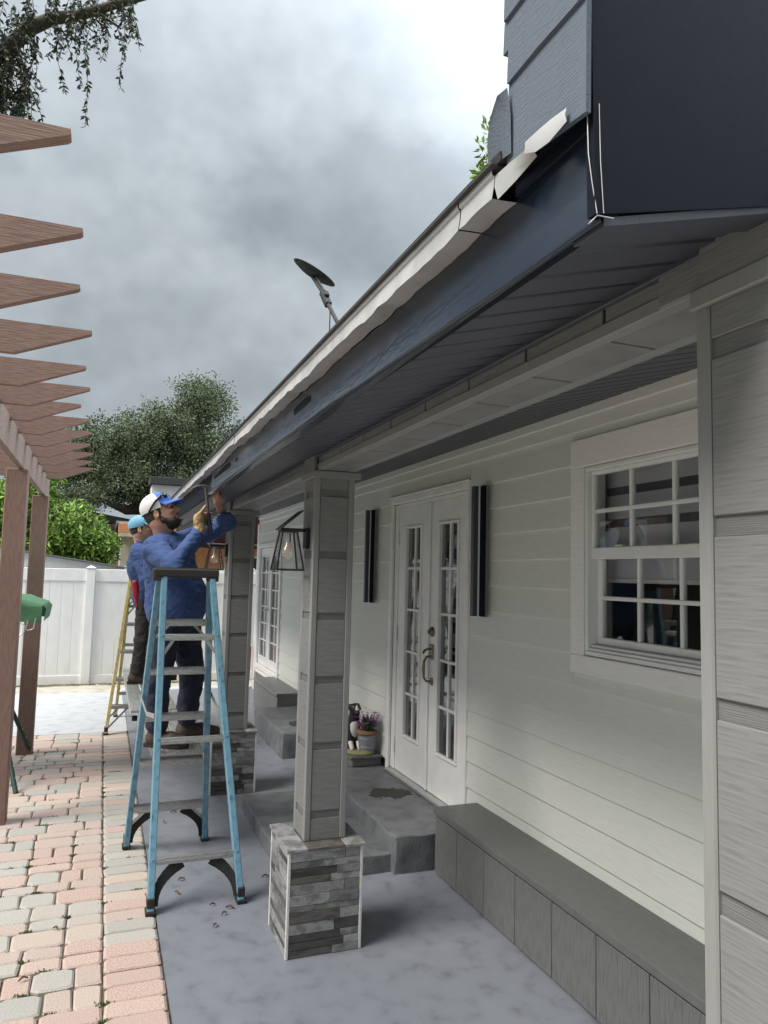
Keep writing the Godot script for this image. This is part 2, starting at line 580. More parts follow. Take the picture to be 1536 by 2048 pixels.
	M.yellowfiber = mat(Vector3(0.52, 0.43, 0.19), 0.5, {"tex": scuff, "scale": Vector3(1.2, 0.8, 1.2)})
	M.alu = mat(Vector3(0.52, 0.52, 0.51), 0.38, {"metal": 0.85, "tex": scuff, "scale": Vector3(1.2, 5, 5)})
	M.aluplank = mat(Vector3(0.60, 0.60, 0.58), 0.45, {"metal": 0.7, "tex": blotch, "scale": Vector3(9, 3, 1.2)})
	M.ladcap = mat(Vector3(0.030, 0.027, 0.027), 0.7, {"tex": scuff, "bump": bumpy, "relief": 0.056, "scale": Vector3(3, 3, 3)})
	M.rivet = mat(Vector3(0.16, 0.36, 0.5), 0.35, {"metal": 0.4})
	M.hammer = mat(Vector3(0.25, 0.24, 0.23), 0.42, {"metal": 0.85, "tex": scuff, "scale": Vector3(6, 6, 6)})
	M.grip = mat(Vector3(0.03, 0.04, 0.07), 0.7)
	# people
	M.skin = mat(Vector3(0.43, 0.235, 0.165), 0.5, {"tex": fine, "scale": Vector3(6, 6, 6), "sss": 0.1})
	M.skinpale = mat(Vector3(0.46, 0.255, 0.19), 0.5, {"tex": fine, "scale": Vector3(6, 6, 6), "sss": 0.1})
	M.shirt = mat(Vector3(0.038, 0.078, 0.225), 0.85, {"tex": fine, "bump": bumpy, "relief": 0.034, "scale": Vector3(5, 5, 5), "sheen": 0.35})
	M.jeans = mat(Vector3(0.014, 0.02, 0.045), 0.85, {"tex": grain, "bump": bumpy, "relief": 0.042, "scale": Vector3(6, 4, 6), "sheen": 0.2})
	M.trousers = mat(Vector3(0.02, 0.017, 0.017), 0.85, {"tex": grain, "scale": Vector3(6, 4, 6), "sheen": 0.2})
	M.leather = mat(Vector3(0.075, 0.05, 0.036), 0.65, {"tex": blotch, "bump": bumpy, "relief": 0.056, "scale": Vector3(6, 6, 6)})
	M.hair = mat(Vector3(0.020, 0.013, 0.010), 0.7, {"bump": bumpy, "relief": 0.112, "scale": Vector3(14, 14, 14)})
	M.capblue = mat(Vector3(0.05, 0.14, 0.48), 0.8, {"tex": fine, "scale": Vector3(8, 8, 8), "sheen": 0.3})
	M.capwhite = mat(Vector3(0.68, 0.68, 0.70), 0.8, {"tex": speck, "scale": Vector3(16, 16, 16), "sheen": 0.3})
	M.caplight = mat(Vector3(0.16, 0.38, 0.55), 0.8, {"tex": fine, "scale": Vector3(8, 8, 8), "sheen": 0.3})
	M.glove = mat(Vector3(0.42, 0.28, 0.14), 0.85, {"tex": blotch, "bump": bumpy, "relief": 0.084, "scale": Vector3(8, 8, 8)})
	M.lens = mat(Vector3(0.01, 0.01, 0.012), 0.08)
	M.nail = mat(Vector3(0.5, 0.32, 0.26), 0.4)
	# plants
	M.bark = mat(Vector3(0.085, 0.072, 0.058), 0.95, {"tex": grain, "bump": hgrain, "relief": 0.336, "scale": Vector3(4, 0.8, 4)})
	M.leaf = mat(Vector3(1, 1, 1), 0.6, {"vcol": true, "back": Color(0.22, 0.25, 0.12)})
	M.dryleaf = mat(Vector3(0.10, 0.060, 0.035), 0.85, {"back": Color(0.2, 0.12, 0.05)})
	M.yellowleaf = mat(Vector3(0.62, 0.42, 0.03), 0.8, {"back": Color(0.3, 0.2, 0.02)})
	M.pot = mat(Vector3(0.30, 0.31, 0.36), 0.5, {"metal": 0.3, "tex": blotch, "scale": Vector3(5, 12, 5)})
	M.mossbase = mat(Vector3(0.24, 0.25, 0.12), 0.9, {"tex": speck, "bump": bumpy, "relief": 0.140, "scale": Vector3(6, 6, 6)})
	M.coco = mat(Vector3(0.26, 0.16, 0.085), 0.95, {"tex": speck, "bump": bumpy, "relief": 0.168, "scale": Vector3(8, 8, 8)})
	M.dogblack = mat(Vector3(0.012, 0.011, 0.012), 0.45)
	M.dogwhite = mat(Vector3(0.62, 0.60, 0.57), 0.6, {"bump": bumpy, "relief": 0.112, "scale": Vector3(10, 10, 10)})
	M.pink = mat(Vector3(0.42, 0.05, 0.28), 0.7, {"back": Color(0.3, 0.1, 0.25)})
	M.purple = mat(Vector3(0.28, 0.08, 0.48), 0.7, {"back": Color(0.2, 0.1, 0.3)})
	M.stem = mat(Vector3(0.06, 0.11, 0.04), 0.8)
	M.filament = mat(Vector3(0.75, 0.36, 0.08), 0.4)
	M.bulb = mat(Vector3(0.9, 0.9, 0.88), 0.02, {"alpha": 0.12})

# ---------------------------------------------------------------- camera, sky, sun
func make_view() -> void:
	var cam := Camera3D.new()
	cam.name = "camera"
	var yaw := deg_to_rad(20.832)
	var pitch := deg_to_rad(4.979)
	var roll := deg_to_rad(1.389)
	var f := Vector3(sin(yaw) * cos(pitch), sin(pitch), -cos(yaw) * cos(pitch))
	var r := Vector3(cos(yaw), 0, sin(yaw))
	var u := r.cross(f)
	var r2 := r * cos(roll) + u * sin(roll)
	var u2 := -r * sin(roll) + u * cos(roll)
	cam.transform = Transform3D(Basis(r2, u2, -f), Vector3(0, 1.72, 0))
	cam.fov = 69.99
	cam.near = 0.05
	cam.far = 400.0
	add_child(cam)
	cam.current = true

	# overcast sky: noise clouds over an air that is brightest overhead
	var w := 2048
	var h := 1024
	var img := Image.create(w, h, false, Image.FORMAT_RGBF)
	img.fill(Color(0.09, 0.09, 0.085))
	# sun off to one side; sky glow added round it to light the scene
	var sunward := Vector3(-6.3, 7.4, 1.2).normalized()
	var big := noise(41, 1.0, 6)
	var mid := noise(43, 1.0, 6)
	# grey cloud banks: azimuth right of -z and elevation in degrees, half widths, weight
	var banks := [[-2.0, 25.3, 9.5, 5.0, 1.3], [12.5, 29.8, 5.0, 3.2, 0.95], [20.0, 29.3, 8.5, 4.0, 1.0], [9.0, 22.0, 5.0, 3.0, 0.62], [17.0, 36.0, 6.0, 2.0, 0.5], [26.5, 34.5, 4.5, 2.5, 0.6], [3.0, 34.0, 6.0, 2.0, 0.3], [33.0, 30.0, 7.0, 4.0, 0.9], [48.0, 26.0, 10.0, 4.5, 0.9], [-20.0, 27.0, 9.0, 4.5, 0.9], [-42.0, 24.0, 11.0, 4.5, 0.9], [70.0, 28.0, 11.0, 5.0, 0.9], [95.0, 24.0, 11.0, 5.0, 0.9], [-70.0, 28.0, 12.0, 5.0, 0.9], [-100.0, 25.0, 12.0, 5.0, 0.9], [125.0, 28.0, 12.0, 5.0, 0.9], [-130.0, 26.0, 12.0, 5.0, 0.9], [155.0, 27.0, 12.0, 5.0, 0.9], [-160.0, 27.0, 12.0, 5.0, 0.9]]
	for y in h / 2 + 12:
		var el := (0.5 - (y + 0.5) / h) * PI
		var eld := rad_to_deg(el)
		var ce := cos(el)
		var sn := maxf(0.0, sin(el))
		var air := 0.112 * (1.0 + 2.0 * pow(sn, 2.5))
		for x in w:
			var az := ((x + 0.5) / w - 0.5) * TAU
			var azd := rad_to_deg(az)
			var d := Vector3(sin(az) * ce, sin(el), -cos(az) * ce)
			var m1 := mid.get_noise_3d(d.x * 9.0, d.y * 11.0, d.z * 9.0)
			var bank := 0.0
			for b in banks:
				var dy: float = eld - b[1]
				if absf(dy) > 12.0:
					continue
				var dx: float = azd - b[0]
				if dx > 180.0: dx -= 360.0
				if dx < -180.0: dx += 360.0
				dx *= ce
				if absf(dx) > 26.0:
					continue
				var e: float = dx * dx / (b[2] * b[2]) + dy * dy / (b[3] * b[3])
				bank = maxf(bank, b[4] * smoothstep(1.55, 0.1, e + 1.15 * m1 - 0.22))
			var n1 := big.get_noise_3d(d.x * 4.0, d.y * 6.0, d.z * 4.0)
			var n2 := mid.get_noise_3d(d.x * 22.0 + 5.0, d.y * 26.0, d.z * 22.0)
			var cl := smoothstep(-0.25, 0.55, n1 + 0.5 * m1)
			var gr := clampf(0.40 * cl + 0.80 * bank, 0.0, 1.0)
			var lum := air * (lerpf(1.13, 0.73, gr) + 0.11 * n2 * (1.0 - 0.5 * gr))
			var tint := Color(0.88, 0.98, 1.06).lerp(Color(0.82, 0.94, 1.05), gr)
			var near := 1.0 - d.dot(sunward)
			lum += 2.7 * exp(-near / 0.075) * (1.0 + 0.3 * m1)  # added glow out of view, makes up for the dim sky in view
			img.set_pixel(x, y, Color(tint.r * lum, tint.g * lum, tint.b * lum))
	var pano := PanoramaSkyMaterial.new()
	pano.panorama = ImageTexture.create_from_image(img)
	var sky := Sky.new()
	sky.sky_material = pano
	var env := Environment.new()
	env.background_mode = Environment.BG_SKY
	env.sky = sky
	env.background_energy_multiplier = 1.0
	env.tonemap_mode = Environment.TONE_MAPPER_LINEAR
	env.tonemap_exposure = 3.75
	env.sdfgi_enabled = true
	env.ssao_enabled = true
	env.ssil_enabled = true
	var we := WorldEnvironment.new()
	we.name = "world_environment"
	we.environment = env
	add_child(we)

	var sun := DirectionalLight3D.new()
	sun.name = "sun"
	sun.light_energy = 0.5
	sun.light_angular_distance = 30.0
	sun.light_color = Color(1.0, 0.97, 0.93)
	sun.shadow_enabled = true
	add_child(sun)
	sun.look_at_from_position(Vector3(-6.3, 7.4, 1.2), Vector3.ZERO)

# ---------------------------------------------------------------- ground
func slab(called: String, m: Material, x0: float, x1: float, y0: float, y1: float, z0: float, z1: float) -> MeshInstance3D:
	var mb := MB.new()
	mb.span(x0, x1, y0, y1, z0, z1)
	var o := put(self, called, mb, m)
	structure(o)
	return o

func paver_mesh(w: float, d: float, rnd: float) -> ArrayMesh:
	# eight-cornered stone, tumbled edges
	var cx := minf(w, d) * rng.randf_range(0.10, 0.17)
	var out := []
	for p in [[-1, -1, 1, 0], [1, -1, -1, 0], [1, -1, 0, 1], [1, 1, 0, -1], [1, 1, -1, 0], [-1, 1, 1, 0], [-1, 1, 0, -1], [-1, -1, 0, 1]]:
		out.append(Vector2(p[0] * w / 2 + p[2] * cx + rng.randf_range(-rnd, rnd), p[1] * d / 2 + p[3] * cx * 0.7 + rng.randf_range(-rnd, rnd)))
	var mb := MB.new()
	var top := []
	var tilt := Vector2(rng.randf_range(-0.015, 0.015), rng.randf_range(-0.015, 0.015))
	var rim := []
	var low := []
	for p in out:
		var q: Vector2 = p * (1.0 - 0.011 / maxf(p.length(), 0.02))
		top.append(Vector3(q.x, tilt.dot(q), q.y))
		rim.append(Vector3(p.x, -0.007 + tilt.dot(p), p.y))
		low.append(Vector3(p.x, -0.045, p.y))
	var ctr := Vector3(0, -0.02, 0)
	mb.face(top, ctr)
	for i in 8:
		var k := (i + 1) % 8
		mb.face([top[i], top[k], rim[k], rim[i]], ctr)
		mb.face([rim[i], rim[k], low[k], low[i]], ctr)
	return mb.mesh()

func make_ground() -> void:
	slab("ground", M.lawn, -90, 90, -0.6, -0.09, -120, 40)
	slab("porch_floor", M.floor, 0.34, 2.35, -0.085, 0.0, -11.2, 2.6)
	slab("patio", M.patio, -9.0, 0.336, -0.085, -0.003, -11.15, -8.46)
	slab("patio_apron", M.patio, 0.338, 2.35, -0.0855, -0.001, -11.5, -11.202)
	slab("fence_strip", M.dirtconcrete, -9.0, 6.0, -0.0855, -0.005, -12.4, -11.502)
	slab("patio_edge", M.dirtconcrete, -9.0, 0.3375, -0.085, -0.004, -11.5, -11.152)
	# paving: every stone a part, the far and off-frame ones joined
	var bed := slab("brick_paving", M.soil, -4.2, 0.337, -0.0855, -0.014, -8.458, 1.6)
	var cache := {}
	var spots := []
	var z := -8.455
	var i := 0
	while z < 1.5:
		var d := 0.118 + rng.randf_range(-0.003, 0.003)
		spots.append([0.2145, z + d / 2, 0.238, d - 0.006, [3, 4, 0, 2, 5, 7, 0, 1, 2, 6, 4][rng.randi() % 11]])
		z += d
		i += 1
	z = -8.45
	while z < 1.5:
		var two := rng.randf() < 0.35
		var rd := 0.168 if rng.randf() < 0.62 else 0.112
		var x := 0.0935 - rng.randf_range(0.0, 0.005)
		while x > -4.1:
			var w: float = [0.112, 0.168, 0.168, 0.232, 0.232][rng.randi() % 5]
			if rd < 0.15 and w < 0.15:
				w = 0.168
			var tone: int = [0, 1, 2, 6, 3, 4, 5, 7, 1, 0, 2][rng.randi() % 11]
			spots.append([x - w / 2, z + rd / 2, w - 0.007, rd - 0.007, tone])
			x -= w
		z += rd
	# how large each shows from the path: nearer is larger, and only those before the camera count
	var scored := []
	for s in spots:
		var dist := Vector2(s[0], s[1]).length()
		var az := rad_to_deg(atan2(s[0], -s[1]))
		var seen: bool = s[1] < -2.4 and az > -9.5 and az < 20.0
		scored.append([(s[2] * s[3]) / (dist * dist * dist) + (10.0 if seen else 0.0), s])
	scored.sort_custom(func(a, b): return a[0] > b[0])
	var rest := MB.new()
	rest.colored = true
	var tones := [Color(0.53, 0.40, 0.35), Color(0.55, 0.43, 0.375), Color(0.51, 0.415, 0.37), Color(0.47, 0.45, 0.41), Color(0.43, 0.415, 0.385), Color(0.54, 0.455, 0.395), Color(0.52, 0.395, 0.355), Color(0.50, 0.445, 0.40)]
	for k in scored.size():
		var s = scored[k][1]
		var at := Vector3(s[0], rng.randf_range(-0.003, 0.002), s[1])
		var turn := Basis(Vector3.UP, rng.randf_range(-0.018, 0.018) + (PI if rng.randf() < 0.5 else 0.0))
		if k < 298:
			var key := "%.3f %.3f %d" % [snappedf(s[2], 0.02), snappedf(s[3], 0.02), rng.randi() % 4]
			if not cache.has(key):
				cache[key] = [paver_mesh(s[2], s[3], 0.0035), s[2], s[3]]
			var sc := Vector3(s[2] / cache[key][1], 1, s[3] / cache[key][2])
			place(bed, "paver", cache[key][0], M["paver%d" % s[4]], at, turn * Basis.from_scale(sc))
		else:
			rest.col = tones[s[4]]
			rest.box(at + Vector3(0, -0.022, 0), Vector3(s[2], 0.044, s[3]), 0.008, turn)
	var restmat := mat(Vector3(1, 1, 1), 0.9, {"tex": M.paver0.albedo_texture, "scale": Vector3(1.9, 1.9, 1.9), "vcol": true})
	var ro := put(bed, "distant_pavers", rest, restmat)
	ro.set_meta("kind", "stuff")
	# weeds in the joints
	var wd := MB.new()
	for k in 800:
		var s = spots[rng.randi() % spots.size()]
		if s[1] > -2.2 or s[0] < -1.8:
			continue
		var corner := Vector3(s[0] - s[2] / 2 * (1 if rng.randf() < 0.5 else rng.randf_range(-1, 1)), -0.012, s[1] + s[3] / 2)
		var cnt := rng.randi_range(8, 34)
		for b in cnt:
			var p := corner + Vector3(rng.randfn(0.0, 0.016), 0, rng.randfn(0.0, 0.005))
			var an := rng.randf() * TAU
			var ln := rng.randf_range(0.004, 0.012)
			var side := Vector3(cos(an), 0, sin(an))
			var tip := p + Vector3(sin(an) * ln * 0.7, ln + 0.004, cos(an) * ln * 0.7)
			wd.tri(p - side * 0.003, tip, p + side * 0.003)
			wd.tri(p + side * 0.003, tip + side * 0.006, tip)
	var wo := put(self, "joint_weeds", wd, M.weed)
	tag(wo, "tiny green weeds sprouting in the joints between the pink pavers", "weeds")
	wo.set_meta("kind", "stuff")

# concrete block with uneven faces and softened edges
func rough_block(x0: float, x1: float, y1: float, z0: float, z1: float, amp: float, sd: int) -> MB:
	var mb := MB.new()
	var nz := noise(sd, 5.0, 3)
	var bev := 0.022
	var shape := func(p: Vector3) -> Vector3:
		var q := p
		var lo := Vector3(x0 + bev, -1, z0 + bev)
		var hi := Vector3(x1 - bev, y1 - bev, z1 - bev)
		var c := q.clamp(lo, hi)
		var dd := q - c
		if dd.length() > bev:
			q = c + dd.normalized() * bev
		q += Vector3(nz.get_noise_3d(p.x, p.y, p.z), nz.get_noise_3d(p.x + 9, p.y, p.z), nz.get_noise_3d(p.x, p.y, p.z + 9)) * amp * (1.0 if p.y > 0.01 else 0.3)
		return q
	var lin := func(a: float, b: float) -> Array:
		var out := [a, a + 0.012]
		var k := int((b - a - 0.024) / 0.045)
		for i in range(1, k):
			out.append(a + 0.012 + (b - a - 0.024) * i / k)
		out.append(b - 0.012)
		out.append(b)
		return out
	var xs: Array = lin.call(x0, x1)
	var zs: Array = lin.call(z0, z1)
	var ys: Array = lin.call(0.0, y1)
	var g := []
	for x in xs:
		var row := []
		for z in zs:
			row.append(shape.call(Vector3(x, y1, z)))
		g.append(row)
	mb.grid(g)
	for x in [x0, x1]:
		g = []
		for y in ys:
			var row := []
			for z in zs:
				row.append(shape.call(Vector3(x, y, z)))
			g.append(row)
		mb.grid(g)
	for z in [z0, z1]:
		g = []
		for y in ys:
			var row := []
			for x in xs:
				row.append(shape.call(Vector3(x, y, z)))
			g.append(row)
		mb.grid(g)
	return mb

func blot(ctr: Vector3, rx: float, rz: float, sd: int, up := 0.004) -> MB:
	var nz := noise(sd, 0.9, 4)
	var poly := PackedVector2Array()
	for i in 44:
		var an := TAU * i / 44
		var r := 1.0 + 0.42 * nz.get_noise_2d(cos(an) * 2, sin(an) * 2) + 0.22 * nz.get_noise_2d(cos(an) * 9, sin(an) * 9)
		poly.append(Vector2(cos(an) * rx * r, sin(an) * rz * r))
	var mb := MB.new()
	mb.prism(poly, ctr + Vector3(0, -0.02, 0), Vector3(1, 0, 0), Vector3(0, 0, 1), Vector3(0, 0.02 + up, 0))
	return mb

func make_steps() -> void:
	var a := thing("entry_step", "long low grey painted concrete step behind the stone column base", "step", Vector3(1.35, 0, -4.8))
	put(a, "step_block", rough_block(1.03, 1.67, 0.105, -5.5, -4.11, 0.010, 71), M.step)
	var b := thing("door_step", "grey concrete doorstep with dark brown stain under the white french doors", "step", Vector3(1.92, 0, -5.0))
	put(b, "step_block", rough_block(1.66, 2.19, 0.212, -5.98, -4.06, 0.010, 73), M.step)
	put(b, "stain", blot(Vector3(1.955, 0.212, -4.87), 0.145, 0.115, 75), M.stain)
	var c := thing("far_step", "chipped grey concrete step with dark patch before the farther bench", "step", Vector3(1.9, 0, -7.5))
	put(c, "step_block", rough_block(1.64, 2.19, 0.235, -8.19, -6.83, 0.014, 77), M.step)
	put(c, "stain", blot(Vector3(1.93, 0.235, -7.2), 0.13, 0.16, 79), M.stain)

func make_bench(label: String, z0: float, z1: float) -> void:
	var b := thing("wall_bench", label, "bench", Vector3(2.03, 0, (z0 + z1) / 2), "grey benches along the house wall")
	bx(b, "core", M.benchpanel, 1.913, 2.176, 0.0, 0.325, z0 + 0.02, z1, 0.0)
	bx(b, "seat_board", M.bench, 1.884, 2.178, 0.337, 0.375, z0 - 0.004, z1 + 0.004, 0.004)
	bx(b, "seat_cleat", M.benchpanel, 1.905, 2.17, 0.325, 0.3375, z0 + 0.01, z1, 0.0)
	var z := z0 + 0.006
	var first := true
	while z < z1 - 0.05:
		var w := 0.279 if first else 0.305
		first = false
		var e := minf(z + w, z1)
		bx(b, "panel_board", M.benchpanel, 1.895, 1.9125, 0.012, 0.326, z + 0.003, e - 0.003, 0.0025)
		z += w
	bx(b, "end_board", M.benchpanel, 1.915, 2.176, 0.012, 0.29, z0 + 0.003, z0 + 0.0195, 0.002)
	bx(b, "end_cleat", M.greyrough, 1.9, 2.176, 0.292, 0.335, z0 + 0.001, z0 + 0.0195, 0.002)

# ---------------------------------------------------------------- house
const WX := 2.18

func plank(parent: Node3D, y0: float, y1: float, z0: float, z1: float) -> void:
	# lap board: thin at the top, thick at the butt
	var mb := MB.new()
	var p := PackedVector2Array([Vector2(0, 0), Vector2(-0.0165, 0.001), Vector2(-0.0175, 0.004), Vector2(-0.005, y1 - y0 + 0.012), Vector2(0, y1 - y0 + 0.012)])
	mb.prism(p, Vector3(WX + 0.006, y0, z0), Vector3(1, 0, 0), Vector3(0, 1, 0), Vector3(0, 0, z1 - z0))
	put(parent, "siding_board", mb, M.siding)

func bands(parent: Node3D, x: float, y0: float, y1: float, z0: float, z1: float, light := 0.105, darkb := 0.05, start := 0.0) -> void:
	# striped roller shade: light cloth bands and see-through dark ones
	var y := y1 - start
	var k := 0
	while y > y0 + 0.004:
		var hgt := light if k % 2 == 0 else darkb
		var e := maxf(y - hgt, y0)
		bx(parent, "shade_band", M.shadelight if k % 2 == 0 else M.shadedark, x, x + 0.003, e, y, z0, z1, 0.0)
		y = e
		k += 1
	bx(parent, "shade_rail", M.vinyl, x - 0.006, x + 0.009, y0 - 0.022, y0 - 0.0005, z0, z1, 0.003)

func frame_of(parent: Node3D, called: String, m: Material, x0: float, x1: float, y0: float, y1: float, z0: float, z1: float, t: float, bev := 0.003, tb := -1.0) -> void:
	var b := t if tb < 0 else tb
	bx(parent, called, m, x0, x1, y1 - t, y1, z0, z1, bev)
	bx(parent, called, m, x0, x1, y0, y0 + b, z0, z1, bev)
	bx(parent, called, m, x0, x1, y0 + b, y1 - t, z0, z0 + t, bev)
	bx(parent, called, m, x0, x1, y0 + b, y1 - t, z1 - t, z1, bev)

func lights(parent: Node3D, x: float, y0: float, y1: float, z0: float, z1: float, rows: int, cols: int, bw: float, m: Material) -> void:
	# panes between glazing bars
	var ph := (y1 - y0 - bw * (rows - 1)) / rows
	var pw := (z1 - z0 - bw * (cols - 1)) / cols
	for r in rows:
		for c in cols:
			var ya := y0 + r * (ph + bw)
			var za := z0 + c * (pw + bw)
			bx(parent, "pane", M.glass, x + 0.004, x + 0.008, ya - 0.003, ya + ph + 0.003, za - 0.003, za + pw + 0.003, 0.0)
	for r in range(1, rows):
		var ya := y0 + r * (ph + bw) - bw
		bx(parent, "glazing_bar", m, x - 0.008, x + 0.020, ya, ya + bw, z0, z1, 0.003)
	for c in range(1, cols):
		var za := z0 + c * (pw + bw) - bw
		for r in rows:
			var ya := y0 + r * (ph + bw)
			bx(parent, "glazing_bar", m, x - 0.007, x + 0.019, ya, ya + ph, za, za + bw, 0.003)

func door_slab(parent: Node3D, x: float, y0: float, y1: float, z0: float, z1: float, gy0: float, gy1: float, gz0: float, gz1: float, rows: int, m: Material) -> void:
	bx(parent, "stile", m, x, x + 0.044, y0, y1, z0, gz0, 0.002)
	bx(parent, "stile", m, x, x + 0.044, y0, y1, gz1, z1, 0.002)
	bx(parent, "top_rail", m, x + 0.0006, x + 0.0434, gy1, y1, gz0, gz1, 0.0)
	bx(parent, "bottom_rail", m, x + 0.0006, x + 0.0434, y0, gy0, gz0, gz1, 0.0)
	frame_of(parent, "glazing_bead", m, x - 0.014, x + 0.02, gy0 - 0.004, gy1 + 0.004, gz0 - 0.004, gz1 + 0.004, 0.022, 0.006)
	lights(parent, x + 0.012, gy0 + 0.018, gy1 - 0.018, gz0 + 0.018, gz1 - 0.018, rows, 2, 0.02, m)

func make_house() -> void:
	var H := thing("house", "long one-storey house with pale sage lap siding and a dark porch ceiling", "house", Vector3(WX, 0, -5.0))
	# openings: z0, z1, y0, y1
	var win := [-2.955, -1.82, 1.365, 2.272]
	var dr := [-5.47, -4.20, 0.212, 2.29]
	var fd := [-10.80, -9.45, 0.40, 2.08]
	var zn := 2.4
	var zf := -10.93
	var top := 2.60
	# wall core behind the boards
	var ops := [fd, dr, win]
	var z := zf
	for op in ops:
		bx(H, "wall_core", M.interior, WX + 0.008, WX + 0.12, 0, top, z, op[0], 0.0)
		bx(H, "wall_core", M.interior, WX + 0.008, WX + 0.12, 0, op[2], op[0], op[1], 0.0)
		bx(H, "wall_core", M.interior, WX + 0.008, WX + 0.12, op[3], top, op[0], op[1], 0.0)
		z = op[1]
	bx(H, "wall_core", M.interior, WX + 0.008, WX + 0.12, 0, top, z, zn, 0.0)
	# rooms behind the glass
	bx(H, "room_floor", M.interior, WX + 0.12, 6.4, 0.1, 0.2, zf, zn, 0.0)
	bx(H, "room_ceiling", M.interior, WX + 0.12, 6.4, 2.6, 2.66, zf, zn, 0.0)
	bx(H, "back_wall", M.siding, 6.4, 6.55, 0, 2.9, zf, zn, 0.0)
	bx(H, "end_wall", M.siding, WX + 0.008, 6.4, 0, 2.9, zf - 0.12, zf - 0.001, 0.0)
	bx(H, "end_wall", M.siding, WX + 0.008, 6.4, 0, 2.9, zn + 0.001, zn + 0.12, 0.0)
	bx(H, "partition", M.interior, WX + 0.125, 6.4, 0.2, 2.6, -3.75, -3.65, 0.0)
	bx(H, "partition", M.interior, WX + 0.125, 6.4, 0.2, 2.6, -7.0, -6.9, 0.0)
	# lap boards, cut round the openings and butted on the long runs
	var y := 0.277
	var row := 0
	while y < 2.40:
		var y1 := minf(y + 0.155, 2.452)
		var cuts := [[zf, zn]]
		for op in [[fd[0] - 0.07, fd[1] + 0.07, fd[2] - 0.055, fd[3] + 0.07], [dr[0] - 0.05, dr[1] + 0.042, 0.0, dr[3] + 0.062], [-3.06, -1.715, 1.277, 2.412]]:
			var nxt := []
			for s in cuts:
				if y1 > op[2] and y < op[3] and s[0] < op[0] and s[1] > op[1]:
					nxt.append([s[0], op[0]])
					nxt.append([op[1], s[1]])
					if op[2] - y > 0.015:
						plank(H, y, op[2] - 0.012, op[0], op[1])
					if y1 - op[3] > 0.015:
						plank(H, op[3], y1, op[0], op[1])
				else:
					nxt.append(s)
			cuts = nxt
		for s in cuts:
			var ln: float = s[1] - s[0]
			if ln > 3.4:
				var m: float = s[0] + ln * (0.38 if row % 3 == 0 else 0.62 if row % 3 == 1 else 0.5)
				plank(H, y, y1, s[0], m - 0.001)
				plank(H, y, y1, m + 0.001, s[1])
			else:
				plank(H, y, y1, s[0], s[1])
		y += 0.155
		row += 1
	# frieze under the ceiling
	bx(H, "frieze_board", M.siding, WX - 0.02, WX + 0.007, 2.452, 2.60, zf, zn, 0.004)
	bx(H, "crown_strip", M.siding, WX - 0.036, WX - 0.0205, 2.515, 2.595, zf, zn, 0.006)
	bx(H, "corner_board", M.white, WX - 0.022, WX + 0.1, 0.0, 2.45, zf - 0.10, zf - 0.0005, 0.004)
	# window
	var W := Node3D.new()
	W.name = "window"
	H.add_child(W)
	W.position = Vector3(0.0, 1.365, 2.6)
	org[W] = Vector3(WX, 1.365, -2.4)
	var x0 := WX - 0.024
	bx(W, "casing", M.white, x0, WX + 0.008, 2.272, 2.412, -3.06, -1.715, 0.004)
	bx(W, "casing", M.white, x0, WX + 0.008, 1.277, 1.365, -3.06, -1.715, 0.004)
	bx(W, "casing", M.white, x0 + 0.0006, WX + 0.008, 1.365, 2.272, -3.06, -2.955, 0.004)
	bx(W, "casing", M.white, x0 + 0.0006, WX + 0.008, 1.365, 2.272, -1.82, -1.715, 0.004)
	frame_of(W, "vinyl_frame", M.vinyl, WX - 0.018, WX + 0.09, 1.368, 2.269, -2.952, -1.823, 0.022, 0.004)
	bx(W, "sill_lip", M.vinyl, WX - 0.010, WX + 0.06, 1.390, 1.404, -2.930, -1.845, 0.003)
	bx(W, "sill_lip", M.vinyl, WX + 0.004, WX + 0.06, 1.404, 1.418, -2.930, -1.845, 0.003)
	# upper sash (outer) and lower sash (inner)
	frame_of(W, "upper_sash", M.vinyl, WX + 0.004, WX + 0.036, 1.822, 2.247, -2.930, -1.845, 0.020, 0.004, 0.056)
	lights(W, WX + 0.016, 1.878, 2.227, -2.910, -1.865, 2, 4, 0.019, M.vinyl)
	frame_of(W, "lower_sash", M.vinyl, WX + 0.038, WX + 0.070, 1.419, 1.860, -2.930, -1.845, 0.036, 0.004)
	lights(W, WX + 0.050, 1.455, 1.824, -2.894, -1.881, 2, 4, 0.019, M.vinyl)
	for zz in [-2.74, -2.13]:
		bx(W, "sash_lock", M.vinyl, WX + 0.010, WX + 0.036, 1.8795, 1.888, zz - 0.028, zz + 0.028, 0.003)
	bands(W, WX + 0.13, 1.735, 2.30, -2.99, -1.79, 0.115, 0.040, 0.01)
	# french doors
	var D := Node3D.new()
	D.name = "french_door"
	H.add_child(D)
	org[D] = Vector3(WX, 0.212, -4.8)
	D.position = Vector3(0, 0.212, 0.2)
	bx(D, "casing", M.doorwhite, WX - 0.022, WX + 0.007, 2.29, 2.338, -5.52, -4.158, 0.006)
	bx(D, "casing", M.doorwhite, WX - 0.0215, WX + 0.007, 0.215, 2.29, -5.52, -5.472, 0.006)
	bx(D, "casing", M.doorwhite, WX - 0.0215, WX + 0.007, 0.215, 2.29, -4.203, -4.158, 0.006)
	bx(D, "drip_cap", M.doorwhite, WX - 0.034, WX + 0.007, 2.3385, 2.352, -5.53, -4.148, 0.003)
	bx(D, "jamb", M.doorwhite, WX + 0.004, WX + 0.12, 0.235, 2.285, -5.470, -5.395, 0.003)
	bx(D, "head_jamb", M.doorwhite, WX + 0.004, WX + 0.12, 2.262, 2.289, -5.395, -4.204, 0.003)
	bx(D, "threshold", M.steel, WX - 0.055, WX + 0.12, 0.213, 0.232, -5.465, -4.206, 0.004)
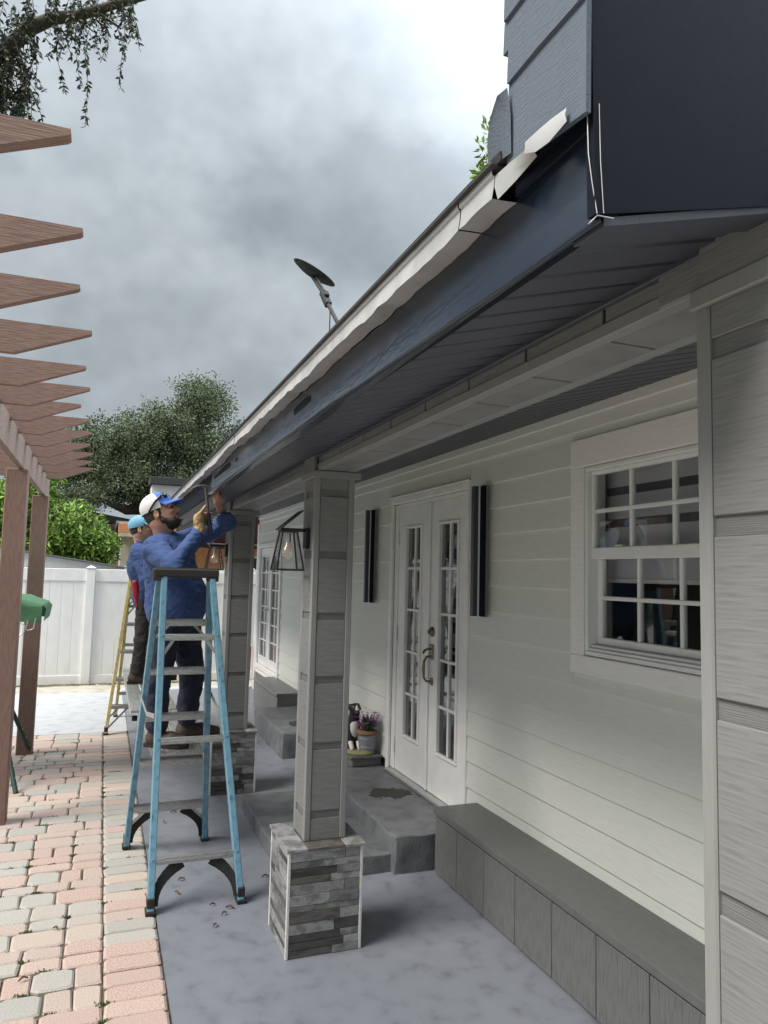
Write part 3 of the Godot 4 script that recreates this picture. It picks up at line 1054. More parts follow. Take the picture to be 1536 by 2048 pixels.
	door_slab(D, WX + 0.010, 0.236, 2.260, -5.392, -4.792, 0.512, 2.105, -5.245, -4.94, 5, M.doorwhite)
	door_slab(D, WX + 0.010, 0.236, 2.260, -4.788, -4.208, 0.512, 2.105, -4.645, -4.335, 5, M.doorwhite)
	bx(D, "astragal", M.doorwhite, WX - 0.006, WX + 0.0095, 0.24, 2.256, -4.806, -4.778, 0.004)
	for yy in [0.42, 1.27, 2.02]:
		bx(D, "hinge", M.doorwhite, WX - 0.004, WX + 0.0038, yy - 0.055, yy + 0.055, -5.408, -5.385, 0.002)
	var lk := MB.new()
	var hz := -4.735
	lk.lathe(Vector3(WX + 0.008, 1.335, hz), [Vector2(0, 0.022), Vector2(0.016, 0.021), Vector2(0.03, 0.012), Vector2(0.036, 0.0)], 16, Basis(Vector3(0, 1, 0), Vector3(-1, 0, 0), Vector3(0, 0, 1)))
	lk.box(Vector3(WX - 0.02, 1.335, hz), Vector3(0.018, 0.028, 0.009), 0.003)
	put(D, "deadbolt", lk, M.bronze)
	var hd := MB.new()
	hd.box(Vector3(WX + 0.006, 1.195, hz), Vector3(0.012, 0.105, 0.052), 0.005)
	hd.box(Vector3(WX + 0.006, 0.99, hz), Vector3(0.012, 0.05, 0.042), 0.005)
	hd.tube([Vector3(WX, 1.165, hz), Vector3(WX - 0.035, 1.16, hz), Vector3(WX - 0.052, 1.13, hz), Vector3(WX - 0.056, 1.08, hz), Vector3(WX - 0.052, 1.02, hz), Vector3(WX - 0.035, 0.995, hz), Vector3(WX, 0.99, hz)], [0.008, 0.008, 0.009, 0.011, 0.009, 0.008, 0.008], 10)
	hd.tube([Vector3(WX, 1.215, hz), Vector3(WX - 0.03, 1.215, hz), Vector3(WX - 0.05, 1.205, hz), Vector3(WX - 0.062, 1.185, hz)], [0.007, 0.007, 0.01, 0.008], 8)
	put(D, "handle_set", hd, M.bronze)
	bands(D, WX + 0.16, 0.30, 2.24, -5.30, -4.87, 0.10, 0.075)
	bands(D, WX + 0.16, 1.20, 2.24, -4.72, -4.26, 0.10, 0.075, 0.04)
	# garden doors at the far end
	var G := Node3D.new()
	G.name = "garden_door"
	H.add_child(G)
	org[G] = Vector3(WX, 0.40, -10.1)
	G.position = Vector3(0, 0.40, -5.1)
	G.set_meta("label", "narrow white glazed garden doors behind the far bench")
	frame_of(G, "casing", M.doorwhite, WX - 0.03, WX + 0.007, 0.345, 2.15, -10.87, -9.38, 0.068, 0.006)
	door_slab(G, WX + 0.006, 0.415, 2.075, -10.795, -10.13, 0.52, 1.97, -10.71, -10.21, 6, M.doorwhite)
	door_slab(G, WX + 0.006, 0.415, 2.075, -10.12, -9.455, 0.52, 1.97, -10.04, -9.54, 6, M.doorwhite)
	var kn := MB.new()
	kn.tube([Vector3(WX, 1.2, -10.16), Vector3(WX - 0.05, 1.2, -10.16), Vector3(WX - 0.055, 1.2, -10.26)], 0.011, 8)
	put(G, "handle", kn, M.steel)
	# porch beam
	var Bm := Node3D.new()
	Bm.name = "porch_beam"
	H.add_child(Bm)
	org[Bm] = Vector3(1.04, 2.225, -5.0)
	Bm.position = Vector3(1.04 - WX, 2.225, 0)
	Bm.set_meta("label", "grey boxed porch beam with short panels")
	bx(Bm, "beam_core", M.soffit, 0.962, 1.122, 2.236, 2.36, -10.9, -0.80, 0.0)
	bx(Bm, "edge_strip", M.greystrip, 0.948, 0.982, 2.225, 2.256, -10.9, -0.78, 0.003)
	bx(Bm, "edge_strip", M.greystrip, 1.104, 1.138, 2.225, 2.256, -10.9, -0.78, 0.003)
	var zz := -0.945
	var cnt := 0
	bx(Bm, "beam_panel", M.grey, 0.984, 1.102, 2.2265, 2.236, zz + 0.003, -0.79, 0.002)
	bx(Bm, "face_panel", M.grey, 0.954, 0.962, 2.2565, 2.34, zz + 0.022, -0.79, 0.002)
	while zz > -10.8:
		bx(Bm, "beam_panel", M.grey, 0.984, 1.102, 2.2265, 2.236, zz - 0.301, zz - 0.004 - 0.004, 0.002)
		bx(Bm, "face_panel", M.grey, 0.954, 0.9615, 2.2565, 2.34, zz - 0.287, zz + 0.008, 0.002)
		zz -= 0.305
	bx(Bm, "inner_face", M.greystrip, 1.122, 1.130, 2.2565, 2.36, -10.9, -0.79, 0.002)
	bx(Bm, "soffit_channel", M.soffit, 0.9365, 0.9535, 2.286, 2.303, -10.9, -0.80, 0.002)
	# wide casing over the nearest column
	bx(Bm, "beam_casing", M.grey, 0.940, 0.9475, 2.226, 2.345, -1.06, -0.775, 0.003)
	# soffit boards outside the beam, ceiling boards inside; each one laps the next
	var S := Node3D.new()
	S.name = "soffit"
	H.add_child(S)
	org[S] = Vector3(0.78, 2.2, -5.0)
	S.position = Vector3(0.78 - WX, 2.2, 0)
	var Cg := Node3D.new()
	Cg.name = "porch_ceiling"
	H.add_child(Cg)
	org[Cg] = Vector3(1.65, 2.4, -5.0)
	Cg.position = Vector3(1.65 - WX, 2.4, 0)
	var so := soffit_mesh(0.355, 0.0)
	var ci := soffit_mesh(1.075, 0.0)
	var so_b := Basis(Vector3(0, 0, 1), atan(0.27))
	var ci_b := Basis(Vector3(0, 0, 1), atan(0.245))
	var k := 0
	var zb := -0.80
	while zb > -10.9:
		place(S, "soffit_board", so, M.soffit, Vector3(0.612, 2.208, zb - 0.051), so_b)
		place(Cg, "ceiling_board", ci, M.soffit, Vector3(1.125, 2.315, zb - 0.051), ci_b)
		zb -= 0.102
		k += 1
	# eave: dark metal wrap bulging over the old white fascia, roof edge above
	make_eave(H)
	# roof
	var rf := MB.new()
	var rp := PackedVector2Array([Vector2(0.556, 2.384), Vector2(6.9, 4.10), Vector2(6.9, 4.22), Vector2(0.552, 2.396)])
	rf.prism(rp, Vector3(0, 0, -11.05), Vector3(1, 0, 0), Vector3(0, 1, 0), Vector3(0, 0, 10.075))
	put(H, "roof", rf, M.roof)
	var r2 := MB.new()
	var ap := PackedVector2Array([Vector2(2.0, 2.70), Vector2(6.9, 4.09), Vector2(6.9, 4.2), Vector2(2.0, 2.85)])
	r2.prism(ap, Vector3(0, 0, -0.765), Vector3(1, 0, 0), Vector3(0, 1, 0), Vector3(0, 0, 3.4))
	put(H, "roof", r2, M.roof)
	var gb := MB.new()
	gb.prism(PackedVector2Array([Vector2(2.2, 2.60), Vector2(6.5, 2.60), Vector2(6.5, 4.0), Vector2(2.2, 2.75)]), Vector3(0, 0, -11.02), Vector3(1, 0, 0), Vector3(0, 1, 0), Vector3(0, 0, 0.06))
	put(H, "gable", gb, M.siding)
	bx(H, "roof_bracket", M.roof, 2.2, 2.24, 2.6, 2.72, -10.9, 2.4, 0.0)

func soffit_mesh(w: float, _k: float) -> ArrayMesh:
	# one board: two shallow ribs, a deep joint; x runs up the slope, the underside looks down
	var mb := MB.new()
	var prof := PackedVector2Array([Vector2(-0.051, 0.010), Vector2(-0.0495, 0.0085), Vector2(-0.046, 0.0), Vector2(0.034, -0.0005), Vector2(0.040, 0.0), Vector2(0.043, 0.0075), Vector2(0.051, 0.010), Vector2(0.051, 0.013), Vector2(-0.051, 0.013)])
	mb.prism(prof, Vector3.ZERO, Vector3(0, 0, 1), Vector3(0, 1, 0), Vector3(w, 0, 0))
	return mb.mesh()

func make_eave(H: Node3D) -> void:
	var E := Node3D.new()
	E.name = "eave"
	H.add_child(E)
	org[E] = Vector3(0.6, 2.2, -5.0)
	E.position = Vector3(0.6 - WX, 2.2, 0)
	E.set_meta("label", "torn eave: dark metal wrap hanging below old white fascia")
	var n1 := noise(91, 1.3, 3)
	var n2 := noise(93, 9.0, 3)
	var n3 := noise(95, 3.0, 3)
	# dark wrap, with its crinkled flared foot
	var mb := MB.new()
	var prof := [[0.603, 2.352, 0.0], [0.602, 2.325, 0.0], [0.6035, 2.300, 0.0], [0.6035, 2.280, 0.05], [0.600, 2.262, 0.3]]
	for i in 17:
		var t := i / 16.0
		prof.append([lerpf(0.5985, 0.574, t), lerpf(2.258, 2.203, t), 0.4 + 0.6 * sin(PI * clampf(t * 0.95 + 0.1, 0, 1))])
	prof.append_array([[0.575, 2.198, 0.1], [0.590, 2.1965, 0.0], [0.622, 2.2005, 0.0]])
	var gt := []
	var z := -0.775
	while z > -4.62:
		var r := []
		var fl := clampf((-z - 0.95) / 1.1, 0.04, 1.0)
		for p in prof:
			var wv: float = p[1] + 0.006 * n1.get_noise_1d(z * 3.0)
			var cr: float = p[2] * fl * (0.0034 * n2.get_noise_2d(z * 1.1, wv * 9.0) + 0.0034 * n2.get_noise_2d(z * 2.6 + 40.0, wv * 14.0) + 0.0009 * n2.get_noise_2d(z * 7.0, wv * 22.0))
			r.append(Vector3(p[0] + cr + (p[0] - 0.60) * (fl - 1.0) * 0.8 + 0.003 * n1.get_noise_1d(z), p[1] + 0.002 * n1.get_noise_1d(z + 7.0), z))
		gt.append(r)
		z -= 0.012 if z > -3.2 else 0.025
	mb.grid(gt)
	put(E, "metal_wrap", mb, M.wrap)
	# bare board beyond the worker's hands
	bx(E, "fascia_board", M.dark, 0.604, 0.625, 2.205, 2.36, -11.0, -0.778, 0.0)
	bx(E, "roof_edge", M.roof, 0.545, 0.64, 2.379, 2.3865, -11.05, -0.99, 0.002)
	var g := []
	# old white fascia with its wavy foot, in lengths
	var lens := [[-1.000, -1.118], [-1.122, -3.50], [-3.515, -6.9], [-6.91, -10.98]]
	for k in lens.size():
		mb = MB.new()
		g = []
		var g2 := []
		var g3 := []
		var g4 := []
		var n := int(absf(lens[k][1] - lens[k][0]) / 0.03) + 3
		for i in n:
			var zz: float = lerpf(lens[k][0], lens[k][1], i / float(n - 1))
			var low: float = 2.330 + (0.006 + 0.006 * smoothstep(-1.0, -2.2, zz)) * n1.get_noise_1d(zz * 2.2) + 0.006 * n3.get_noise_1d(zz * 3.0)
			if k == 2:
				low += 0.012 * exp(-pow((zz + 3.75) / 0.25, 2.0))
			var push := 0.0012 * n1.get_noise_1d(zz * 1.2 + 31.0)
			g.append([Vector3(0.553, 2.3785, zz), Vector3(0.5535, 2.371, zz)])
			g2.append([Vector3(0.5535, 2.371, zz), Vector3(0.558, 2.3685, zz)])
			g3.append([Vector3(0.558, 2.3685, zz), Vector3(0.557 + push, 2.350, zz), Vector3(0.554 + push, low, zz)])
			g4.append([Vector3(0.554 + push, low, zz), Vector3(0.600, low + 0.003, zz)])
		mb.grid(g)
		mb.grid(g2)
		mb.grid(g3)
		mb.grid(g4)
		put(E, "white_fascia", mb, M.oldwhite)
	mb = MB.new()
	mb.grid([[Vector3(0.559, 2.370, -1.00), Vector3(0.557, 2.350, -0.998), Vector3(0.556, 2.322, -0.985)], [Vector3(0.560, 2.368, -0.95), Vector3(0.562, 2.352, -0.948), Vector3(0.566, 2.336, -0.945)], [Vector3(0.562, 2.365, -0.90), Vector3(0.566, 2.358, -0.898), Vector3(0.574, 2.352, -0.90)]])
	put(E, "torn_flap", mb, M.oldwhite)
	mb = MB.new()
	mb.grid([[Vector3(0.556, 2.372, -0.905), Vector3(0.553, 2.362, -0.90), Vector3(0.553, 2.352, -0.902)], [Vector3(0.556, 2.371, -0.875), Vector3(0.552, 2.352, -0.87), Vector3(0.5535, 2.338, -0.872)], [Vector3(0.557, 2.369, -0.84), Vector3(0.552, 2.350, -0.84), Vector3(0.554, 2.334, -0.838)], [Vector3(0.560, 2.366, -0.805), Vector3(0.556, 2.354, -0.803), Vector3(0.557, 2.343, -0.80)]])
	put(E, "torn_flap", mb, M.oldwhite)
	bx(E, "fascia_end", M.dark, 0.59, 0.63, 2.335, 2.372, -0.99, -0.78, 0.002)
	# raked dark end of the roof, towards the path
	var rk := MB.new()
	rk.prism(PackedVector2Array([Vector2(0.583, 2.204), Vector2(0.90, 2.282), Vector2(3.0, 2.80), Vector2(3.0, 3.35), Vector2(0.90, 2.80), Vector2(0.575, 2.72)]), Vector3(0, 0, -0.790), Vector3(1, 0, 0), Vector3(0, 1, 0), Vector3(0, 0, 0.016))
	put(E, "rake_board", rk, M.dark)
	rk = MB.new()
	rk.prism(PackedVector2Array([Vector2(0.60, 2.192), Vector2(0.965, 2.290), Vector2(0.965, 2.303), Vector2(0.60, 2.204)]), Vector3(0, 0, -0.845), Vector3(1, 0, 0), Vector3(0, 1, 0), Vector3(0, 0, 0.068))
	put(E, "rake_channel", rk, M.soffit)
	# bent metal at the corner: two bright raw edges and the foot lips
	mb = MB.new()
	mb.tube([Vector3(0.578, 2.345, -0.783), Vector3(0.5775, 2.29, -0.780), Vector3(0.581, 2.25, -0.777), Vector3(0.586, 2.205, -0.773)], 0.0008, 5)
	mb.tube([Vector3(0.590, 2.36, -0.7735), Vector3(0.592, 2.28, -0.7735), Vector3(0.597, 2.208, -0.7735)], 0.0007, 5)
	mb.tube([Vector3(0.612, 2.203, -0.772), Vector3(0.586, 2.202, -0.772), Vector3(0.581, 2.195, -0.785)], 0.0009, 5)
	put(E, "raw_edge", mb, M.barealu)
	# shingled upstand above the corner, its courses lapped
	bx(E, "upstand_core", M.dark, 0.578, 0.95, 2.36, 3.1, -0.955, -0.791, 0.0)
	var ys := [2.365, 2.515, 2.575, 2.625, 2.72, 2.83, 2.94]
	for i in ys.size() - 1:
		mb = MB.new()
		var far: float = [-0.975, -0.968, -0.985, -0.975, -0.972, -0.978][i]
		var xo := 0.566 - 0.004 * (i % 2) - 0.0015 * i
		mb.prism(PackedVector2Array([Vector2(far, ys[i] + (0.012 if i == 0 else -0.008)), Vector2(far + 0.09, ys[i] - 0.008), Vector2(-0.770, ys[i] - (0.024 if i == 0 else 0.012)), Vector2(-0.768, ys[i + 1] + 0.01), Vector2(far + 0.004, ys[i + 1] + 0.01)]), Vector3(xo, 0, 0), Vector3(0, 0, 1), Vector3(0, 1, 0), Vector3(0.008 + 0.0015 * i, 0, 0))
		put(E, "shingle", mb, M.shingle)
	mb = MB.new()
	mb.grid([[Vector3(0.562, 2.385, -0.955), Vector3(0.560, 2.45, -0.955), Vector3(0.558, 2.497, -0.962)], [Vector3(0.556, 2.385, -0.99), Vector3(0.548, 2.45, -0.985), Vector3(0.545, 2.485, -0.972)], [Vector3(0.553, 2.386, -1.012), Vector3(0.546, 2.430, -1.004), Vector3(0.543, 2.458, -0.990)]])
	put(E, "lifted_shingle", mb, M.feltstrip)

# ---------------------------------------------------------------- columns
func make_columns() -> void:
	var labels := ["grey panelled porch column at the end nearest the path, close by the window", "grey porch column on a stone-tiled base between the blue ladder and the french doors", "grey porch column with a dark stone base behind the blue stepladder"]
	var zs := [-0.865, -3.515, -6.05]
	var first: Node3D
	for i in [1, 0, 2]:
		if first == null:
			first = one_column(labels[i], zs[i])
		else:
			var d: Node3D = first.duplicate()
			d.name = numbered("porch_column")
			add_child(d)
			d.position = Vector3(1.04, 0, zs[i])
			d.set_meta("label", labels[i])

func one_column(label: String, zc: float) -> Node3D:
	var C := thing("porch_column", label, "column", Vector3(1.04, 0, zc), "porch columns")
	var x0 := 0.938
	var x1 := 1.142
	var z1 := zc + 0.102
	var z0 := zc - 0.102
	var bxl := 0.850
	var bxr := 1.206
	var bz0 := zc - 0.178
	var bz1 := zc + 0.178
	# stone base: mortar core, strips of stone, bright corner edges
	var base := bx(C, "stone_base", M.grout, bxl + 0.012, bxr - 0.012, 0, 0.463, bz0 + 0.012, bz1 - 0.012, 0.0)
	for f in 4:
		var y := 0.0015
		var lasttone := -1
		while y < 0.455:
			var hgt: float = [0.026, 0.032, 0.034, 0.036, 0.048][rng.randi() % 5]
			if y + hgt > 0.445:
				hgt = 0.4625 - y
			var w := 0.352 - 0.020
			var p := 0.0
			while p < w - 0.001:
				var ln := rng.randf_range(0.09, 0.30)
				if w - p - ln < 0.06:
					ln = w - p
				var th := 0.010 + rng.randf_range(0.0, 0.0035)
				var tone := rng.randi() % 6
				if tone == lasttone:
					tone = (tone + 1 + rng.randi() % 4) % 6
				lasttone = tone
				var a := p + 0.0009
				var b := p + ln - 0.0009
				var m: Material = M["stone%d" % tone]
				var yy0 := y + 0.0008
				var yy1 := y + hgt - 0.0009
				if f == 0:
					bx(base, "stone_strip", m, bxl + 0.012 + a, bxl + 0.012 + b, yy0, yy1, bz1 - 0.012, bz1 - 0.012 + th, 0.0012)
				elif f == 1:
					bx(base, "stone_strip", m, bxl + 0.012 - th, bxl + 0.012, yy0, yy1, bz1 - 0.012 - b, bz1 - 0.012 - a, 0.0012)
				elif f == 2:
					bx(base, "stone_strip", m, bxr - 0.012, bxr - 0.012 + th, yy0, yy1, bz0 + 0.012 + a, bz0 + 0.012 + b, 0.0012)
				else:
					bx(base, "stone_strip", m, bxr - 0.012 - b, bxr - 0.012 - a, yy0, yy1, bz0 + 0.012 - th, bz0 + 0.012, 0.0012)
				p += ln
			y += hgt
	for sx in [bxl + 0.0055, bxr - 0.0055]:
		for sz in [bz0 + 0.0055, bz1 - 0.0055]:
			bx(base, "corner_edge", M.grout, sx - 0.0068, sx + 0.0068, 0.0005, 0.4628, sz - 0.0068, sz + 0.0068, 0.002)
	# cap tiles
	for q in [[bxl - 0.010, bxl + 0.088, bz0 - 0.01, bz0 + 0.18, 4], [bxl - 0.010, bxl + 0.088, bz0 + 0.182, bz1 + 0.01, 0], [bxl + 0.09, bxr - 0.09, bz1 - 0.088, bz1 + 0.01, 3], [bxr - 0.088, bxr + 0.010, bz1 - 0.19, bz1 + 0.01, 4], [bxr - 0.088, bxr + 0.010, bz0 - 0.01, bz1 - 0.192, 1], [bxl + 0.09, bxr - 0.09, bz0 - 0.01, bz0 + 0.088, 5], [bxl + 0.09, bxr - 0.09, bz0 + 0.09, bz1 - 0.09, 2]]:
		bx(base, "cap_tile", M["stone%d" % q[4]], q[0], q[1], 0.4635, 0.4765, q[2], q[3], 0.002)
	# shaft: core, corner strips, broad panels with narrow sunk bands between
	bx(C, "shaft_core", M.greyrough, x0 + 0.010, x1 - 0.010, 0.4768, 2.224, z0 + 0.010, z1 - 0.010, 0.0)
	for sx in [0, 1]:
		for sz in [0, 1]:
			bx(C, "corner_strip", M.greystrip, x0 if sx == 0 else x1 - 0.030, x0 + 0.030 if sx == 0 else x1, 0.477, 2.224, z0 if sz == 0 else z1 - 0.030, z0 + 0.030 if sz == 0 else z1, 0.0035)
	var ys := [0.4775, 0.575, 0.612, 0.89, 0.925, 1.198, 1.234, 1.50, 1.535, 1.797, 1.832, 2.098, 2.134, 2.2235]
	for i in range(0, ys.size() - 1, 2):
		var a: float = ys[i]
		var b: float = ys[i + 1]
		bx(C, "shaft_panel", M.grey, x0 + 0.031, x1 - 0.031, a, b, z1 - 0.010, z1 - 0.003, 0.002)
		bx(C, "shaft_panel", M.grey, x0 + 0.031, x1 - 0.031, a, b, z0 + 0.003, z0 + 0.010, 0.002)
		bx(C, "shaft_panel", M.grey, x0 + 0.003, x0 + 0.010, a, b, z0 + 0.031, z1 - 0.031, 0.002)
		bx(C, "shaft_panel", M.grey, x1 - 0.010, x1 - 0.003, a, b, z0 + 0.031, z1 - 0.031, 0.002)
	# capital plate and the block gripping the beam
	bx(C, "capital", M.greystrip, x0 - 0.012, x1 + 0.03, 2.188, 2.2235, z1 + 0.0005, z1 + 0.014, 0.003)
	bx(C, "capital", M.greystrip, x0 - 0.014, x0 - 0.0005, 2.188, 2.2235, z0, z1 + 0.0135, 0.003)
	bx(C, "capital_block", M.grey, x0 - 0.008, x0 + 0.009, 2.224, 2.335, zc - 0.085, zc + 0.10, 0.003)
	return C

# ---------------------------------------------------------------- porch fittings
func make_lanterns() -> void:
	var labels := ["black tapered glass lantern on the porch column nearest the french doors", "black tapered glass lantern above the blue ladder, on the farther porch column"]
	var zs := [-3.515, -6.05]
	var first: Node3D
	for i in 2:
		if first != null:
			var d: Node3D = first.duplicate()
			d.name = numbered("wall_lantern")
			add_child(d)
			d.position = Vector3(0.938, 1.73, zs[i])
			d.set_meta("label", labels[i])
			continue
		var L := thing("wall_lantern", labels[0], "lantern", Vector3(0.938, 1.73, zs[0]), "lanterns on the porch columns")
		first = L
		var zc: float = zs[0]
		bx(L, "wall_plate", M.black, 0.921, 0.937, 1.842, 1.945, zc - 0.032, zc + 0.032, 0.003)
		var mb := MB.new()
		mb.span(0.80, 0.921, 1.925, 1.942, zc - 0.008, zc + 0.008, 0.002)
		put(L, "arm", mb, M.black)
		var cx := 0.838
		# hood: a tilted plate
		mb = MB.new()
		mb.bar(Vector3(cx - 0.052, 1.932, zc), Vector3(cx + 0.060, 2.028, zc), 0.007, 0.105, 0.002, Vector3(0, 0, 1))
		put(L, "hood", mb, M.black)
		var t := 0.036
		var b := 0.066
		var yt := 1.922
		var yb := 1.738
		mb = MB.new()
		for s in [-1, 1]:
			for q in [-1, 1]:
				mb.bar(Vector3(cx + s * b, yb, zc + q * b), Vector3(cx + s * t, yt, zc + q * t), 0.008, 0.008, 0.001)
			mb.bar(Vector3(cx + s * b, yb, zc - b), Vector3(cx + s * b, yb, zc + b), 0.009, 0.010, 0.001, Vector3(0, 1, 0))
			mb.bar(Vector3(cx - b, yb, zc + s * b), Vector3(cx + b, yb, zc + s * b), 0.009, 0.010, 0.001, Vector3(0, 1, 0))
		mb.box(Vector3(cx, yt + 0.004, zc), Vector3(2 * t + 0.012, 0.012, 2 * t + 0.012), 0.002)
		put(L, "cage", mb, M.black)
		for s in [-1, 1]:
			mb = MB.new()
			mb.face([Vector3(cx + s * b, yb, zc - b), Vector3(cx + s * b, yb, zc + b), Vector3(cx + s * t, yt, zc + t), Vector3(cx + s * t, yt, zc - t)], Vector3(cx, 1.8, zc))
			put(L, "pane", mb, M.glass)
			mb = MB.new()
			mb.face([Vector3(cx - b, yb, zc + s * b), Vector3(cx + b, yb, zc + s * b), Vector3(cx + t, yt, zc + s * t), Vector3(cx - t, yt, zc + s * t)], Vector3(cx, 1.8, zc))
			put(L, "pane", mb, M.glass)
		mb = MB.new()
		mb.lathe(Vector3(cx, 1.872, zc), [Vector2(0, 0.048), Vector2(0.014, 0.046), Vector2(0.014, 0.0), Vector2(0, 0.0)], 12)
		put(L, "socket", mb, M.steel)
		mb = MB.new()
		mb.lathe(Vector3(cx, 1.790, zc), [Vector2(0.0, 0.0), Vector2(0.014, 0.002), Vector2(0.026, 0.012), Vector2(0.031, 0.028), Vector2(0.029, 0.044), Vector2(0.020, 0.062), Vector2(0.013, 0.080)], 16)
		var bulb := put(L, "bulb", mb, M.bulb)
		mb = MB.new()
		for k in 4:
			var a := TAU * k / 4.0
			mb.tube([Vector3(cx + 0.004 * cos(a), 1.868, zc + 0.004 * sin(a)), Vector3(cx + 0.012 * cos(a), 1.835, zc + 0.012 * sin(a)), Vector3(cx + 0.009 * cos(a + 0.6), 1.808, zc + 0.009 * sin(a + 0.6))], 0.0014, 4)
		put(bulb, "filament", mb, M.filament)

func make_wall_bars() -> void:
	for q in [["slim dark wall light fixed between the french doors and the window", -3.92], ["slim dark wall light on the siding beyond the french doors", -5.86]]:
		var zc: float = q[1]
		var L := thing("wall_light", q[0], "light", Vector3(2.16, 1.49, zc), "slim wall lights beside the doors")
		bx(L, "back_plate", M.greystrip, 2.135, 2.1635, 1.488, 2.285, zc - 0.024, zc + 0.022, 0.002)
		bx(L, "light_bar", M.soffit, 2.075, 2.110, 1.492, 2.276, zc - 0.040, zc - 0.004, 0.002)
		bx(L, "light_bar", M.dark, 2.110, 2.1345, 1.492, 2.276, zc + 0.008, zc + 0.042, 0.002)
		bx(L, "spine", M.vinyl, 2.105, 2.1345, 1.490, 2.280, zc - 0.0035, zc + 0.0075, 0.001)

func make_planter() -> void:
	var zc := -5.74
	var xc := 2.03
	var p := thing("plinth", "small grey wooden plinth on the doorstep under the dog planter", "plinth", Vector3(xc, 0.212, zc))
	bx(p, "box", M.benchpanel, xc - 0.115, xc + 0.13, 0.213, 0.272, zc - 0.14, zc + 0.14, 0.003)
	bx(p, "top_board", M.bench, xc - 0.135, xc + 0.135, 0.2725, 0.292, zc - 0.155, zc + 0.155, 0.003)
	var o := thing("dog_planter", "black and white dog figurine beside a grey tub of pink flowers", "planter", Vector3(xc, 0.292, zc))
	var mb := MB.new()
	var nzz := noise(131, 6.0, 3)
	var g := []
	for i in 9:
		var row := []
		for j in 29:
			var a := TAU * j / 28
			var r := [0.0, 0.4, 0.7, 0.85, 0.94, 0.985, 1.0, 0.99, 0.97][i] as float
			var yy := [0.030, 0.030, 0.029, 0.027, 0.024, 0.018, 0.010, 0.003, 0.0005][i] as float
			var wob := 1.0 + 0.06 * nzz.get_noise_2d(cos(a) * 2, sin(a) * 2)
			row.append(Vector3(xc - 0.005 + cos(a) * 0.125 * r * wob, 0.2925 + yy + 0.004 * nzz.get_noise_2d(cos(a) * r * 3, sin(a) * r * 3), zc + sin(a) * 0.15 * r * wob))
		g.append(row)
	mb.grid(g)
	put(o, "grass_base", mb, M.mossbase)
	# tub with hoops
	var tc := Vector3(xc + 0.035, 0.318, zc + 0.055)
	mb = MB.new()
	var prof := [Vector2(0, 0.0), Vector2(0.064, 0.0), Vector2(0.066, 0.02), Vector2(0.070, 0.022), Vector2(0.070, 0.034), Vector2(0.068, 0.036), Vector2(0.073, 0.085), Vector2(0.077, 0.087), Vector2(0.077, 0.10), Vector2(0.075, 0.102), Vector2(0.079, 0.134), Vector2(0.076, 0.136), Vector2(0.072, 0.125), Vector2(0.0, 0.125)]
	mb.lathe(tc, prof, 24)
	put(o, "tub", mb, M.pot)
	mb = MB.new()
	mb.lathe(tc + Vector3(0, 0.122, 0), [Vector2(0.079, 0.0), Vector2(0.088, 0.012), Vector2(0.086, 0.028), Vector2(0.070, 0.035), Vector2(0, 0.03)], 20)
	put(o, "coco_liner", mb, M.coco)
	mb = MB.new()
	var pk := MB.new()
	var pu := MB.new()
	for k in 150:
		var a := rng.randf() * TAU
		var r := 0.075 * sqrt(rng.randf())
		var p0 := tc + Vector3(cos(a) * r * 0.5, 0.14, sin(a) * r * 0.5)
		var tip := tc + Vector3(cos(a) * r * 1.5, 0.19 + rng.randf() * 0.10, sin(a) * r * 1.5)
		var side := Vector3(-sin(a), 0.2, cos(a)).normalized() * 0.006
		var midp := p0.lerp(tip, 0.55) + Vector3(0, 0.012, 0)
		mb.tri(p0 - side * 0.5, midp - side, midp + side)
		mb.tri(midp - side, tip, midp + side)
		if k < 95:
			var fl := pk if rng.randf() < 0.55 else pu
			var sz := rng.randf_range(0.009, 0.016)
			for pt in 5:
				var b := TAU * pt / 5 + a
				var e := Vector3(cos(b), 0.45 * rng.randf(), sin(b)) * sz
				var f := Vector3(cos(b + 0.8), 0.45 * rng.randf(), sin(b + 0.8)) * sz
				fl.tri(tip, tip + e, tip + (e + f) * 0.72)
				fl.tri(tip, tip + (e + f) * 0.72, tip + f)
	put(o, "foliage", mb, M.stem)
	put(o, "blossom", pk, M.pink)
	put(o, "blossom", pu, M.purple)
	# dog sitting: chest white, coat black
	var dx := xc - 0.055
	var dz := zc - 0.05
	var F := Field.new(Vector3(dx - 0.13, 0.30, dz - 0.15), Vector3(dx + 0.15, 0.74, dz + 0.14), 0.008)
	F.ell(Vector3(dx, 0.43, dz - 0.03), Vector3(0.062, 0.11, 0.085), Basis(), 0.02)
	F.cap(Vector3(dx, 0.49, dz + 0.01), Vector3(dx + 0.005, 0.60, dz + 0.02), 0.055, 0.042)
	F.ell(Vector3(dx + 0.005, 0.635, dz + 0.028), Vector3(0.045, 0.043, 0.052), Basis(), 0.015)
	F.cap(Vector3(dx + 0.006, 0.622, dz + 0.06), Vector3(dx + 0.006, 0.612, dz + 0.105), 0.026, 0.018, 0.012)
	for s in [-1, 1]:
		F.cap(Vector3(dx + s * 0.036, 0.662, dz + 0.015), Vector3(dx + s * 0.058, 0.625, dz + 0.012), 0.013, 0.011, 0.01)
		F.cap(Vector3(dx + s * 0.03, 0.49, dz + 0.03), Vector3(dx + s * 0.032, 0.335, dz + 0.055), 0.024, 0.016, 0.012)
		F.cap(Vector3(dx + s * 0.032, 0.33, dz + 0.055), Vector3(dx + s * 0.032, 0.328, dz + 0.085), 0.017, 0.014, 0.01)
		F.cap(Vector3(dx + s * 0.045, 0.37, dz - 0.04), Vector3(dx + s * 0.06, 0.335, dz + 0.02), 0.042, 0.018, 0.015)
